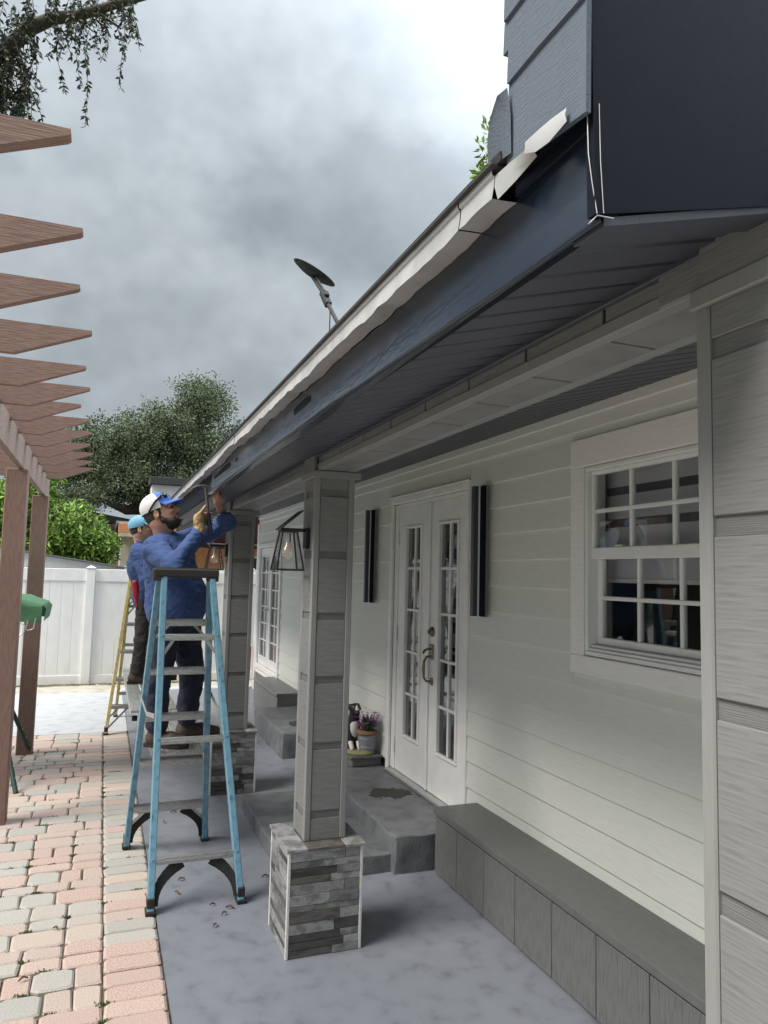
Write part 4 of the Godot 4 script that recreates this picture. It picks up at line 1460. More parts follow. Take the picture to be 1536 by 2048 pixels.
	F.cap(Vector3(dx, 0.345, dz - 0.09), Vector3(dx + 0.07, 0.335, dz - 0.11), 0.022, 0.012, 0.012)
	mb = MB.new()
	F.into(mb)
	put(o, "dog_body", mb, M.dogblack)
	F = Field.new(Vector3(dx - 0.08, 0.31, dz - 0.02), Vector3(dx + 0.09, 0.70, dz + 0.14), 0.007)
	F.ell(Vector3(dx + 0.002, 0.48, dz + 0.042), Vector3(0.045, 0.075, 0.034), Basis(), 0.01)
	F.cap(Vector3(dx + 0.006, 0.617, dz + 0.085), Vector3(dx + 0.006, 0.665, dz + 0.07), 0.020, 0.008, 0.008)
	for s in [-1, 1]:
		F.cap(Vector3(dx + s * 0.032, 0.37, dz + 0.052), Vector3(dx + s * 0.032, 0.33, dz + 0.09), 0.021, 0.0175, 0.006)
	mb = MB.new()
	F.into(mb)
	put(o, "white_fur", mb, M.dogwhite)

func make_dish() -> void:
	var px := 2.25
	var k := px / 2.0
	var c := Vector3(px, 1.72 + (5.03 - 1.72) * k, -7.6 * k)
	var D := thing("satellite_dish", "dark satellite dish on a bent mast above the roof edge", "satellite dish", Vector3(px, 2.84, -6.6 * k))
	# the dish looks up and away; its rim shows edge-on
	var nrm := Vector3(0.406, 0.83, 0.22).normalized()
	var xx := nrm.cross(Vector3(0, 0, 1)).normalized()
	var bs := Basis(xx, nrm, xx.cross(nrm))
	var mb := MB.new()
	mb.lathe(c, [Vector2(0.0, -0.055), Vector2(0.10, -0.050), Vector2(0.20, -0.030), Vector2(0.29, 0.0), Vector2(0.295, 0.004), Vector2(0.285, 0.006), Vector2(0.19, -0.020), Vector2(0.0, -0.042)], 36, bs * Basis.from_scale(Vector3(1.0, 1, 0.9)))
	put(D, "reflector", mb, M.dishblack)
	var j := Vector3(px, 1.72 + (4.49 - 1.72) * k, -7.03 * k)
	var b := Vector3(px, 1.72 + (4.07 - 1.72) * k, -6.52 * k)
	mb = MB.new()
	mb.tube([Vector3(b.x, 2.80, b.z + 0.25), Vector3(b.x, b.y - 0.45, b.z + 0.16), b, b.lerp(j, 0.35) + Vector3(0, -0.035, 0.02), j], [0.028, 0.026, 0.024, 0.024, 0.024], 10)
	put(D, "mast", mb, M.dishblack)
	mb = MB.new()
	var u := (c - j).normalized()
	mb.bar(j - u * 0.06, j + u * 0.30, 0.075, 0.075, 0.008)
	mb.bar(j + u * 0.12 + Vector3(0, 0, 0.05), j + u * 0.22 + Vector3(0, 0, 0.06), 0.06, 0.07, 0.008)
	mb.tube([j + u * 0.28, c - nrm * 0.05], 0.022, 8)
	mb.tube([j + u * 0.30 + Vector3(0, 0, 0.05), c - nrm * 0.05 + Vector3(0.02, 0, 0.06)], 0.014, 8)
	put(D, "mount", mb, M.dishblack)
	mb = MB.new()
	mb.tube([j + Vector3(0, 0.02, 0.04), j + Vector3(0, -0.15, 0.12), Vector3(j.x, j.y - 0.6, j.z + 0.12), Vector3(j.x, 2.86, j.z + 0.12)], 0.007, 6)
	put(D, "cable", mb, M.dishblack)

# ---------------------------------------------------------------- ladders and plank
func rail(mb: MB, a: Vector3, b: Vector3, wide: float, deep: float) -> void:
	# channel section: a web and two flanges
	mb.bar(a, b, wide, deep, 0.003, Vector3(0, 0, 1))

func gusset(P: Node3D, foot: Vector3, up: Vector3, inner: Vector3, out: float) -> void:
	# curved black knee brace from a foot to the lowest tread
	var pts := []
	var c := foot.lerp(up, 0.62)
	for i in 9:
		var t := i / 8.0
		pts.append(foot * (1 - t) * (1 - t) + c * 2 * t * (1 - t) + inner * t * t)
	var mb := MB.new()
	for i in 8:
		var w := lerpf(0.030, 0.058, i / 7.0)
		mb.bar(pts[i], pts[i + 1] + (pts[i + 1] - pts[i]) * 0.08, w, 0.012 + 0.0004 * i, 0.0, Vector3(0, 0, 1))
	put(P, "knee_brace", mb, M.rubber)

func stepladder(called: String, label: String, fiber: Material, fl: Vector3, fr: Vector3, tl: Vector3, tr: Vector3, rl: Vector3, rr: Vector3, ul: Vector3, ur: Vector3, treads: Array, braces: Array, capy: float) -> Node3D:
	# fl fr: feet of the tread side, tl tr its tops; rl rr: feet of the back legs, ul ur their tops
	var L := thing(called, label, "ladder", (fl + fr + rl + rr) / 4.0, "stepladders")
	for q in [[fl, tl], [fr, tr], [rl, ul], [rr, ur]]:
		var mb := MB.new()
		rail(mb, q[0] + Vector3(0, 0.012, 0), q[1], 0.034, 0.066)
		put(L, "rail", mb, fiber)
		mb = MB.new()
		mb.box(q[0] + Vector3(0, 0.011, 0), Vector3(0.05, 0.020, 0.078), 0.004)
		mb.box(q[0] + Vector3(0, 0.04, 0) + (q[1] - q[0]) * 0.01, Vector3(0.038, 0.045, 0.070), 0.003)
		put(L, "foot", mb, M.rubber)
	var at := func(a: Vector3, b: Vector3, y: float) -> Vector3:
		return a.lerp(b, (y - a.y) / (b.y - a.y))
	for y in treads:
		var a: Vector3 = at.call(fl, tl, y - 0.015)
		var b: Vector3 = at.call(fr, tr, y - 0.015)
		var mb := MB.new()
		mb.span(a.x + 0.015, b.x - 0.015, y - 0.006, y, a.z - 0.038, a.z + 0.038, 0.002)
		mb.span(a.x + 0.015, b.x - 0.015, y - 0.036, y - 0.0062, a.z + 0.033, a.z + 0.038, 0.001)
		mb.span(a.x + 0.015, b.x - 0.015, y - 0.036, y - 0.0062, a.z - 0.038, a.z - 0.033, 0.001)
		for i in 5:
			mb.span(a.x + 0.017, b.x - 0.017, y, y + 0.0022, a.z - 0.030 + i * 0.015 - 0.002, a.z - 0.030 + i * 0.015 + 0.002, 0.0)
		put(L, "tread", mb, M.alu)
		if y == treads[treads.size() - 1] or y == treads[0]:
			for s in [0, 1]:
				var p: Vector3 = a if s == 0 else b
				var q: Vector3 = at.call(fl if s == 0 else fr, tl if s == 0 else tr, y - 0.13)
				var m2 := MB.new()
				m2.bar(p + Vector3(0.085 if s == 0 else -0.085, -0.02, 0), q, 0.016, 0.004, 0.0)
				put(L, "strut", m2, M.alu)
	for y in braces:
		var a: Vector3 = at.call(rl, ul, y)
		var b: Vector3 = at.call(rr, ur, y)
		var face := signf(a.z - fl.z)
		var mb := MB.new()
		mb.span(a.x + 0.004, b.x - 0.004, y - 0.017, y + 0.019, a.z - 0.006 + face * 0.024, a.z + 0.006 + face * 0.024, 0.002)
		mb.span(a.x + 0.004, b.x - 0.004, y - 0.004, y + 0.003, a.z + face * 0.030 - 0.002, a.z + face * 0.030 + 0.003, 0.001)
		put(L, "brace", mb, M.alu)
		var rv := MB.new()
		for p in [a, b]:
			for dy in [-0.010, 0.012]:
				rv.lathe(p + Vector3(0, dy, face * 0.033), [Vector2(0.007, 0.0), Vector2(0.006, 0.003), Vector2(0.0, 0.005)], 8, Basis(Vector3(1, 0, 0), Vector3(0, 0, face), Vector3(0, -face, 0)))
		put(L, "rivet", rv, M.rivet)
	if braces.size() > 0:
		var top: float = braces[0]
		for s in [0, 1]:
			var a: Vector3 = at.call(rl if s == 0 else rr, ul if s == 0 else ur, top - 0.11)
			var b: Vector3 = at.call(rl, ul, top)
			b.x += 0.075 if s == 0 else (at.call(rr, ur, top) as Vector3).x - b.x - 0.075
			var mb := MB.new()
			mb.bar(a, b, 0.018, 0.004, 0.0)
			put(L, "strut", mb, M.alu)
	# spreaders
	for s in [0, 1]:
		var a: Vector3 = at.call(fl if s == 0 else fr, tl if s == 0 else tr, 0.965)
		var b: Vector3 = at.call(rl if s == 0 else rr, ul if s == 0 else ur, 0.93)
		var m: Vector3 = (a + b) / 2 + Vector3(0, -0.045, 0)
		var o := Vector3(-0.022 if s == 0 else 0.022, 0, 0)
		var mb := MB.new()
		mb.bar(a + o, m + o, 0.026, 0.004, 0.001, Vector3(1, 0, 0))
		mb.bar(m + o, b + o, 0.026, 0.004, 0.001, Vector3(1, 0, 0))
		put(L, "spreader", mb, M.steel)
	# knee braces under the lowest treads
	if fiber == M.yellowfiber:
		for q in [[fl, fr, 1.0], [fr, fl, -1.0]]:
			var m3 := MB.new()
			var k0: Vector3 = at.call(q[0], tl if q[2] > 0 else tr, treads[0] - 0.02)
			m3.bar(q[0] + Vector3(0.01 * q[2], 0.06, 0), k0 + Vector3(0.19 * q[2], 0, 0), 0.018, 0.006, 0.0)
			put(L, "strut", m3, M.alu)
	var f1: Vector3 = at.call(fl, tl, treads[0] - 0.04)
	var f2: Vector3 = at.call(fr, tr, treads[0] - 0.04)
	if fiber != M.yellowfiber:
		knees(L, fl, fr, rl, rr, ul, ur, f1, f2, braces, at)
	# cap
	var xc := (tl.x + tr.x) / 2
	var zc := (tl.z + ul.z) / 2
	var hw := (tr.x - tl.x) / 2 + 0.04
	var cp := MB.new()
	cp.box(Vector3(xc, capy - 0.028, zc), Vector3(hw * 2, 0.052, 0.13), 0.009)
	cp.box(Vector3(xc, capy - 0.0005, zc), Vector3(hw * 2 - 0.05, 0.006, 0.09), 0.002)
	for s in [-1, 1]:
		cp.box(Vector3(xc + s * (hw - 0.03), capy - 0.060, zc), Vector3(0.058, 0.03, 0.125), 0.005)
	put(L, "cap", cp, M.ladcap)
	return L

func knees(L: Node3D, fl: Vector3, fr: Vector3, rl: Vector3, rr: Vector3, ul: Vector3, ur: Vector3, f1: Vector3, f2: Vector3, braces: Array, at: Callable) -> void:
	gusset(L, fl + Vector3(0.022, 0.03, 0), f1, f1.lerp(f2, 0.30), 1)
	gusset(L, fr + Vector3(-0.022, 0.03, 0), f2, f2.lerp(f1, 0.30), -1)
	var yb: float = braces[braces.size() - 1] - 0.02
	var g1: Vector3 = at.call(rl, ul, yb)
	var g2: Vector3 = at.call(rr, ur, yb)
	gusset(L, rl + Vector3(0.022, 0.03, 0), g1, g1.lerp(g2, 0.34), 1)
	gusset(L, rr + Vector3(-0.022, 0.03, 0), g2, g2.lerp(g1, 0.30), -1)

func make_ladders() -> void:
	stepladder("stepladder", "blue fibreglass stepladder standing in front of the bearded worker", M.bluefiber, Vector3(0.225, 0, -4.95), Vector3(0.700, 0, -4.95), Vector3(0.308, 1.68, -4.475), Vector3(0.600, 1.68, -4.475), Vector3(0.312, 0, -3.99), Vector3(0.765, 0, -3.99), Vector3(0.332, 1.68, -4.42), Vector3(0.603, 1.68, -4.42), [0.27, 0.565, 0.85, 1.135, 1.43], [1.345, 0.805, 0.235], 1.735)
	stepladder("stepladder", "yellow stepladder at the far end of the plank, before the white fence", M.yellowfiber, Vector3(0.115, 0, -8.30), Vector3(0.72, 0, -8.30), Vector3(0.300, 1.72, -8.72), Vector3(0.560, 1.72, -8.72), Vector3(0.225, 0, -9.30), Vector3(0.66, 0, -9.30), Vector3(0.305, 1.72, -8.80), Vector3(0.555, 1.72, -8.80), [0.29, 0.565, 0.85, 1.14, 1.43], [1.30, 0.85, 0.27], 1.775)
	# aluminium work plank lying on the treads of both ladders: a narrow section sliding in a wide one
	var P := thing("work_plank", "ribbed aluminium plank laid between the blue and yellow ladders", "plank", Vector3(0.45, 0.567, -6.6))
	var near := MB.new()
	var far := MB.new()
	for i in 4:
		var x := 0.345 + i * 0.0745
		near.span(x, x + 0.068, 0.606, 0.612, -6.35, -4.70, 0.002)
		for r in 3:
			near.span(x + 0.012 + r * 0.02, x + 0.017 + r * 0.02, 0.612, 0.6145, -6.35, -4.70, 0.0)
	put(P, "deck", near, M.aluplank)
	near = MB.new()
	near.span(0.339, 0.345, 0.568, 0.610, -6.35, -4.70, 0.002)
	near.span(0.637, 0.643, 0.568, 0.610, -6.35, -4.70, 0.002)
	near.span(0.345, 0.637, 0.604, 0.612, -4.712, -4.695, 0.003)
	put(P, "side_rail", near, M.alu)
	for i in 3:
		var x := 0.268 + i * 0.115
		far.span(x, x + 0.107, 0.620, 0.626, -8.75, -6.16, 0.002)
		for r in 4:
			far.span(x + 0.012 + r * 0.024, x + 0.018 + r * 0.024, 0.626, 0.6285, -8.75, -6.16, 0.0)
	put(P, "deck", far, M.aluplank)
	far = MB.new()
	far.span(0.262, 0.268, 0.567, 0.624, -8.75, -6.16, 0.002)
	far.span(0.606, 0.612, 0.567, 0.624, -8.75, -6.16, 0.002)
	far.span(0.268, 0.606, 0.600, 0.622, -6.172, -6.155, 0.003)
	put(P, "side_rail", far, M.alu)
	var ft := MB.new()
	ft.span(0.275, 0.315, 0.53, 0.5665, -6.24, -6.19, 0.004)
	ft.span(0.56, 0.60, 0.53, 0.5665, -6.24, -6.19, 0.004)
	put(P, "stop_block", ft, M.rubber)

# ---------------------------------------------------------------- pergola and swing
func make_pergola() -> void:
	var P := thing("pergola", "brown stained pergola with pointed rafter tails over the pavers", "pergola", Vector3(-1.9, 0, -4.7))
	for xz in [[-0.592, -5.67], [-0.592, -7.67], [-0.592, -1.3], [-3.4, -5.67], [-3.4, -7.67], [-3.4, -1.3]]:
		bx(P, "post", M.pergolay, xz[0] - 0.069, xz[0] + 0.069, -0.01, 2.40, xz[1] - 0.069, xz[1] + 0.069, 0.006)
	for x in [-0.572, -3.40]:
		for s in [[-8.1, -4.15], [-4.148, -1.0]]:
			bx(P, "beam", M.pergolaz, x - 0.019, x + 0.019, 2.401, 2.60, s[0], s[1], 0.004)
	var z := -1.71
	for i in 13:
		var tip: float = [-0.119, -0.106, -0.127, -0.095, -0.129, -0.118, -0.176, -0.133, -0.127, -0.146, -0.133, -0.148, -0.145][i]
		var zz: float = [-1.71, -2.213, -2.69, -3.19, -3.77, -4.222, -4.70, -5.11, -5.61, -6.14, -6.64, -7.14, -7.64][i]
		var mb := MB.new()
		var th := 0.038
		var dy := rng.randf_range(-0.004, 0.004)
		mb.prism(PackedVector2Array([Vector2(-3.85, 2.70), Vector2(-3.85, 2.685), Vector2(-3.6, 2.572), Vector2(tip - 0.285, 2.572), Vector2(tip - 0.006, 2.684), Vector2(tip, 2.690), Vector2(tip - 0.001, 2.70)]), Vector3(0, dy, zz - th), Vector3(1, 0, 0), Vector3(0, 1, 0), Vector3(0, 0, th))
		put(P, "rafter", mb, M.pergolax)

func make_swing() -> void:
	var S := thing("garden_swing", "green canopied garden swing mostly hidden behind the pergola posts", "swing", Vector3(-1.5, 0, -7.1))
	var nz := noise(161, 2.0, 3)
	var mb := MB.new()
	var g := []
	for i in 17:
		var x := lerpf(-2.5, -0.44, i / 16.0)
		var row := []
		for j in 15:
			var t := j / 14.0
			var z := lerpf(-6.50, -7.35, clampf((t - 0.22) / 0.56, 0, 1))
			var y := 1.485
			if t < 0.22:
				y = lerpf(1.28, 1.465, t / 0.22)
				z = -6.48 - 0.02 * t / 0.22
			elif t > 0.78:
				y = lerpf(1.465, 1.28, (t - 0.78) / 0.22)
				z = -7.36
			else:
				y = 1.47 + 0.02 * sin(PI * (t - 0.22) / 0.56)
			y += 0.018 * nz.get_noise_2d(x * 3, t * 4)
			if i == 16:
				y = minf(y, 1.42)
			row.append(Vector3(x, y, z + 0.02 * nz.get_noise_2d(x * 3 + 7, y * 6)))
		g.append(row)
	mb.grid(g)
	var endg := []
	for j in 8:
		var a: Vector3 = g[16][3 + j]
		endg.append([a, a + Vector3(0.03, -0.03, 0), a + Vector3(0.015, -0.13, 0.0)])
	mb.grid(endg)
	put(S, "canopy", mb, M.cloth)
	for q in [[Vector3(-0.53, 0, -7.65), Vector3(-0.80, 0.80, -7.05)], [Vector3(-0.53, 0, -6.35), Vector3(-0.80, 0.80, -6.92)], [Vector3(-2.6, 0, -7.65), Vector3(-2.4, 1.4, -7.0)], [Vector3(-2.6, 0, -6.35), Vector3(-2.4, 1.4, -6.95)]]:
		mb = MB.new()
		mb.tube([q[0], q[1]], 0.019, 8)
		put(S, "leg", mb, M.greentube)
		mb = MB.new()
		for t in [0.12, 0.22, 0.33]:
			mb.box(q[0].lerp(q[1], t) + Vector3(0.018, 0, 0.008), Vector3(0.008, 0.012, 0.012), 0.003)
		put(S, "bolt", mb, M.steel)
	mb = MB.new()
	mb.tube([Vector3(-0.80, 0.78, -7.0), Vector3(-0.85, 1.44, -6.95)], 0.019, 8)
	mb.tube([Vector3(-2.45, 1.43, -6.95), Vector3(-0.55, 1.43, -6.95)], 0.019, 8)
	put(S, "frame", mb, M.greentube)
	mb = MB.new()
	mb.tube([Vector3(-0.72, 1.27, -6.47), Vector3(-0.60, 1.29, -6.46), Vector3(-0.555, 1.26, -6.46), Vector3(-0.555, 1.21, -6.46), Vector3(-0.60, 1.165, -6.46), Vector3(-0.635, 1.168, -6.46)], 0.0055, 6)
	mb.tube([Vector3(-0.535, 1.30, -6.46), Vector3(-0.545, 1.235, -6.455), Vector3(-0.53, 1.22, -6.455), Vector3(-0.49, 1.235, -6.455), Vector3(-0.478, 1.32, -6.455)], 0.0055, 6)
	put(S, "hook", mb, M.steel)
	bx(S, "seat", M.cloth, -2.3, -0.92, 0.40, 0.48, -7.2, -6.75, 0.02)
	bx(S, "backrest", M.cloth, -2.3, -0.92, 0.45, 0.95, -7.28, -7.2, 0.02)

# ---------------------------------------------------------------- fence and what lies beyond
func make_fence(called: String, label: String, z: float, posts: Array, h: float) -> void:
	var F := thing(called, label, "fence", Vector3((posts[0] + posts[posts.size() - 1]) / 2.0, -0.01, z), "white vinyl fences")
	for x in posts:
		bx(F, "post", M.fence, x - 0.062, x + 0.062, -0.02, h + 0.008, z - 0.062, z + 0.062, 0.005)
		var mb := MB.new()
		mb.lathe(Vector3(x, h + 0.0085, z), [Vector2(0.10, 0), Vector2(0.10, 0.012), Vector2(0.0, 0.045)], 4, Basis(Vector3.UP, PI / 4), false)
		put(F, "post_cap", mb, M.fence)
	for i in posts.size() - 1:
		var a: float = posts[i] + 0.063
		var b: float = posts[i + 1] - 0.063
		bx(F, "top_rail", M.fence, a, b, h - 0.185, h, z - 0.026, z + 0.026, 0.005)
		bx(F, "bottom_rail", M.fence, a, b, 0.0, 0.132, z - 0.026, z + 0.026, 0.005)
		var n := int(round((b - a) / 0.16))
		var w := (b - a) / n
		for k in n:
			bx(F, "board", M.fence, a + k * w + 0.0015, a + (k + 1) * w - 0.0015, 0.1325, h - 0.1855, z - 0.011, z + 0.011, 0.003)

func house_block(called: String, label: String, wall: Material, x0: float, x1: float, y1: float, z0: float, z1: float) -> Node3D:
	var o := thing(called, label, "house", Vector3((x0 + x1) / 2, -0.1, (z0 + z1) / 2))
	bx(o, "wall", wall, x0, x1, -0.1, y1, z0, z1, 0.0)
	return o

func make_beyond() -> void:
	make_fence("vinyl_fence", "tall white vinyl privacy fence with wide boards behind the patio", -12.0, [-6.45, -4.35, -2.26, -0.17, 1.92, 4.01, 6.1], 1.715)
	make_fence("vinyl_fence", "second white fence farther off beyond the garden shed", -19.0, [-6.0, -3.6, -1.2, 1.25, 3.6, 6.0], 1.79)
	# moss and leaf litter along the fence foot
	var mb := MB.new()
	for k in 260:
		var x := rng.randf_range(-3.0, 2.2)
		var zz := -11.93 + absf(rng.randfn(0.0, 0.045))
		var r := rng.randf_range(0.012, 0.045)
		mb.box(Vector3(x, -0.003, zz), Vector3(r * 2.4, rng.randf_range(0.008, 0.030), r), 0.003, Basis(Vector3.UP, rng.randf() * 0.6))
	var mo := put(self, "leaf_litter", mb, M.moss)
	tag(mo, "brown green litter and moss along the foot of the white fence", "litter")
	mo.set_meta("kind", "stuff")
	# garden shed whose pale sloping roof shows over the fence
	var S := thing("garden_shed", "low shed with a pale sloping roof just behind the white fence", "shed", Vector3(-1.7, -0.1, -13.6))
	bx(S, "wall", M.beige, -3.4, 0.05, -0.1, 1.64, -14.4, -12.8, 0.0)
	mb = MB.new()
	mb.prism(PackedVector2Array([Vector2(-3.6, 2.30), Vector2(0.32, 1.735), Vector2(0.32, 1.70), Vector2(-3.6, 1.70)]), Vector3(0, 0, -14.5), Vector3(1, 0, 0), Vector3(0, 1, 0), Vector3(0, 0, 1.8))
	put(S, "gable", mb, M.fence)
	mb = MB.new()
	mb.bar(Vector3(-3.65, 2.325, -13.6), Vector3(0.36, 1.748, -13.6), 0.022, 1.9, 0.0, Vector3(0, 0, 1))
	put(S, "roof", mb, M.roofgrey)
	bx(S, "gutter", M.leather, -3.5, 0.40, 1.705, 1.722, -12.68, -12.60, 0.004)
	# beige neighbour house
	var A := house_block("neighbour_house", "beige neighbour house with a grey shingle roof beyond the fences", M.beige, -6.5, 0.42, 2.05, -29.0, -24.0)
	bx(A, "fascia", M.slate, -6.9, 0.55, 2.02, 2.10, -23.55, -23.45, 0.0)
	mb = MB.new()
	mb.prism(PackedVector2Array([Vector2(-23.5, 2.09), Vector2(-23.5, 2.12), Vector2(-26.5, 2.95), Vector2(-29.4, 2.12), Vector2(-29.4, 2.09)]), Vector3(-6.9, 0, 0), Vector3(0, 0, 1), Vector3(0, 1, 0), Vector3(7.1, 0, 0))
	put(A, "roof", mb, M.roofgrey)
	for x in [-1.9, -0.55, 0.02]:
		var wn := bx(A, "window", M.vinyl, x - 0.27, x + 0.27, 1.25, 1.92, -24.02, -23.97, 0.01)
		bx(wn, "pane", M.lens, x - 0.24, x + 0.24, 1.28, 1.89, -23.968, -23.96, 0.0)
		for k in 4:
			bx(wn, "slat", M.slate, x - 0.24, x + 0.24, 1.34 + k * 0.14, 1.39 + k * 0.14, -23.959, -23.952, 0.0)
	var C := thing("chimney_stack", "dark square chimney stack over the beige neighbour house", "chimney", Vector3(0.35, 2.2, -24.6))
	bx(C, "stack", M.slate, 0.13, 0.62, 2.2, 2.80, -24.9, -24.3, 0.01)
	bx(C, "crown", M.slate, -0.02, 0.62, 2.62, 2.86, -25.0, -24.2, 0.01)
	bx(C, "pot", M.slate, 0.28, 0.62, 2.861, 3.10, -24.8, -24.5, 0.01)
	# orange neighbour house
	var O := house_block("neighbour_house", "orange stucco neighbour house seen behind the workers and the columns", M.orange, 0.75, 8.5, 2.95, -27.0, -22.0)
	bx(O, "eave", M.beige, 0.35, 8.7, 2.62, 2.72, -22.0, -21.2, 0.0)
	bx(O, "eave_board", M.orange, 0.33, 8.72, 2.72, 2.99, -21.35, -21.2, 0.01)
	bx(O, "side_wall", M.beige, 0.42, 0.7495, -0.1, 2.62, -22.6, -21.9, 0.0)
	mb = MB.new()
	mb.prism(PackedVector2Array([Vector2(-21.2, 2.98), Vector2(-24.6, 3.25), Vector2(-27.4, 2.98)]), Vector3(0.3, 0, 0), Vector3(0, 0, 1), Vector3(0, 1, 0), Vector3(8.5, 0, 0))
	put(O, "roof", mb, M.slate)
	for x in [3.9, 5.6]:
		var wn := bx(O, "window", M.vinyl, x - 0.5, x + 0.5, 1.1, 2.2, -22.0, -21.95, 0.01)
		bx(wn, "pane", M.lens, x - 0.45, x + 0.45, 1.15, 2.15, -21.949, -21.94, 0.0)
	# tall pale building whose roof band shows over the cap of the worker
	var T := house_block("flat_roof_building", "distant pale grey building with a white roof band behind the worker", M.roofgrey, 1.62, 8.0, 4.35, -33.0, -28.0)
	bx(T, "roof_band", M.fence, 1.5, 8.1, 4.36, 4.85, -33.1, -27.9, 0.01)
	bx(T, "roof_edge", M.slate, 1.42, 8.2, 4.851, 5.12, -33.2, -27.7, 0.01)
	# maroon awning at the far end of the porch
	var W := thing("porch_awning", "dark maroon awning hanging beyond the far end of the porch", "awning", Vector3(1.8, 2.1, -11.6))
	mb = MB.new()
	var g := []
	var nz := noise(171, 2.0, 2)
	for i in 13:
		var x := lerpf(0.95, 3.0, i / 12.0)
		g.append([Vector3(x, 2.62, -11.20), Vector3(x, 2.45, -11.42), Vector3(x, 2.30, -11.62), Vector3(x, 2.16, -11.66 + 0.02 * nz.get_noise_1d(x * 6)), Vector3(x, 2.09 + 0.008 * sin(x * 30.0), -11.66 + 0.02 * nz.get_noise_1d(x * 6))])
	mb.grid(g)
	put(W, "canvas", mb, M.maroon)
	mb = MB.new()
	mb.tube([Vector3(0.96, 2.16, -11.655), Vector3(3.0, 2.16, -11.655)], 0.012, 6)
	mb.tube([Vector3(0.96, 2.16, -11.655), Vector3(0.96, 2.40, -11.06)], 0.012, 6)
	put(W, "frame", mb, M.steel)
	# red bin and the white post by the wall end
	var R := thing("red_bin", "tall dark red bin at the far corner of the house", "bin", Vector3(2.03, 0, -11.05))
	mb = MB.new()
	mb.prism(PackedVector2Array([Vector2(-0.09, 0.0), Vector2(0.09, 0.0), Vector2(0.105, 0.62), Vector2(-0.105, 0.62)]), Vector3(2.02, 0.0, -11.22), Vector3(1, 0, 0), Vector3(0, 1, 0), Vector3(0, 0, 0.22))
	put(R, "body", mb, M.red)
	bx(R, "lid", M.fence, 1.905, 2.135, 0.6205, 0.655, -11.235, -10.985, 0.006)

func make_litter() -> void:
	# dry leaves lying on the floor and pavers
	var spots := [[0.50, -4.35, 0.4], [0.58, -4.62, 1.2], [0.46, -4.18, 2.0], [0.62, -3.98, 0.2], [0.70, -3.92, 2.6], [0.60, -3.75, 1.0], [0.66, -3.86, 0.7], [0.48, -5.35, 1.4], [0.56, -5.55, 0.3], [0.95, -4.25, 0.1], [1.02, -4.05, 2.2], [-0.22, -3.52, 0.5], [-0.05, -6.6, 0.9], [-0.12, -3.95, 2.4], [0.30, -4.2, 1.7]]
	for i in spots.size():
		var s = spots[i]
		var mb := MB.new()
		var ln := rng.randf_range(0.013, 0.024)
		var wd := ln * rng.randf_range(0.22, 0.4)
		var g := []
		for k in 6:
			var t := k / 5.0
			var w := wd * sin(PI * clampf(t * 0.92 + 0.04, 0, 1))
			var cy := 0.006 + 0.010 * sin(PI * t) * rng.randf_range(0.6, 1.0)
			g.append([Vector3((t - 0.5) * 2 * ln, cy + 0.004, -w), Vector3((t - 0.5) * 2 * ln, cy - 0.003, 0), Vector3((t - 0.5) * 2 * ln, cy + 0.005, w)])
		mb.grid(g)
		var ylw: bool = i == 12
		var o := place(self, "fallen_leaf", mb.mesh(), M.yellowleaf if ylw else M.dryleaf, Vector3(s[0], 0.0, s[1]), Basis(Vector3.UP, s[2]))
		if ylw:
			tag(o, "single bright yellow leaf lying on the pavers", "leaf")
		elif s[0] < 0.09:
			tag(o, "small curled brown leaf lying on the pink pavers", "leaf", "dry leaves on the pavers")
		else:
			tag(o, "small curled brown leaf lying on the grey painted floor", "leaf", "dry leaves on the porch floor")

# ---------------------------------------------------------------- people
func dome(mb: MB, c: Vector3, r: Vector3, bs: Basis, az0: float, az1: float, el0: float, el1: float, na := 20, ne := 8) -> void:
	# patch of an ellipsoid; azimuth 0 looks along bs.x
	var g := []
	for i in ne + 1:
		var e := lerpf(el0, el1, i / float(ne))
		var row := []
		for j in na + 1:
			var a := lerpf(az0, az1, j / float(na))
			row.append(c + bs * Vector3(cos(a) * cos(e) * r.x, sin(e) * r.y, sin(a) * cos(e) * r.z))
		g.append(row)
	mb.grid(g)

# a fist round an axis: the palm lies towards the wrist, the fingers close round the far side
func fist(F: Field, c: Vector3, axis: Vector3, wrist: Vector3, handed: float, only_tips := false, no_tips := false) -> void:
	var a := axis.normalized()
	var p := wrist - c
	p = (p - a * p.dot(a)).normalized()
	var q := a.cross(p) * handed
	for i in 4:
		var cc := c + a * (0.033 - 0.0215 * i)
		var ln: float = [0.95, 1.0, 0.97, 0.86][i]
		var ang := [0.35, 1.35, 2.35 * ln, 3.5 * ln]
		var rr := [0.034, 0.036, 0.033, 0.028]
		var pts := []
		for k in 4:
			pts.append(cc + p * cos(ang[k]) * rr[k] + q * sin(ang[k]) * rr[k])
		if not only_tips:
			F.cap(pts[0], pts[1], 0.0105, 0.0100, 0.004)
			F.cap(pts[1], pts[2], 0.0100, 0.0092, 0.004)
		if not no_tips:
			F.cap(pts[2], pts[3], 0.0090, 0.0078, 0.004)
	if not only_tips:
		var pc := c + p * 0.042 - q * 0.004
		F.cap(pc + a * 0.030, pc - a * 0.028, 0.021, 0.019, 0.010)
		F.cap(pc + p * 0.022 + a * 0.018, pc + p * 0.022 - a * 0.018, 0.021, 0.019, 0.012)
		F.cap(pc + p * 0.02, wrist, 0.026, 0.027, 0.015)
	# thumb leaves the side of the palm and lies along the axis
	var t0 := c + p * 0.052 + a * 0.030 - q * 0.012
	var t1 := c + p * 0.030 + a * 0.058 - q * 0.020
	var t2 := c + p * 0.010 + a * 0.080 - q * 0.016
	if not only_tips:
		F.cap(t0, t1, 0.014, 0.0115, 0.008)
	if not no_tips:
		F.cap(t1, t2, 0.011, 0.009, 0.006)

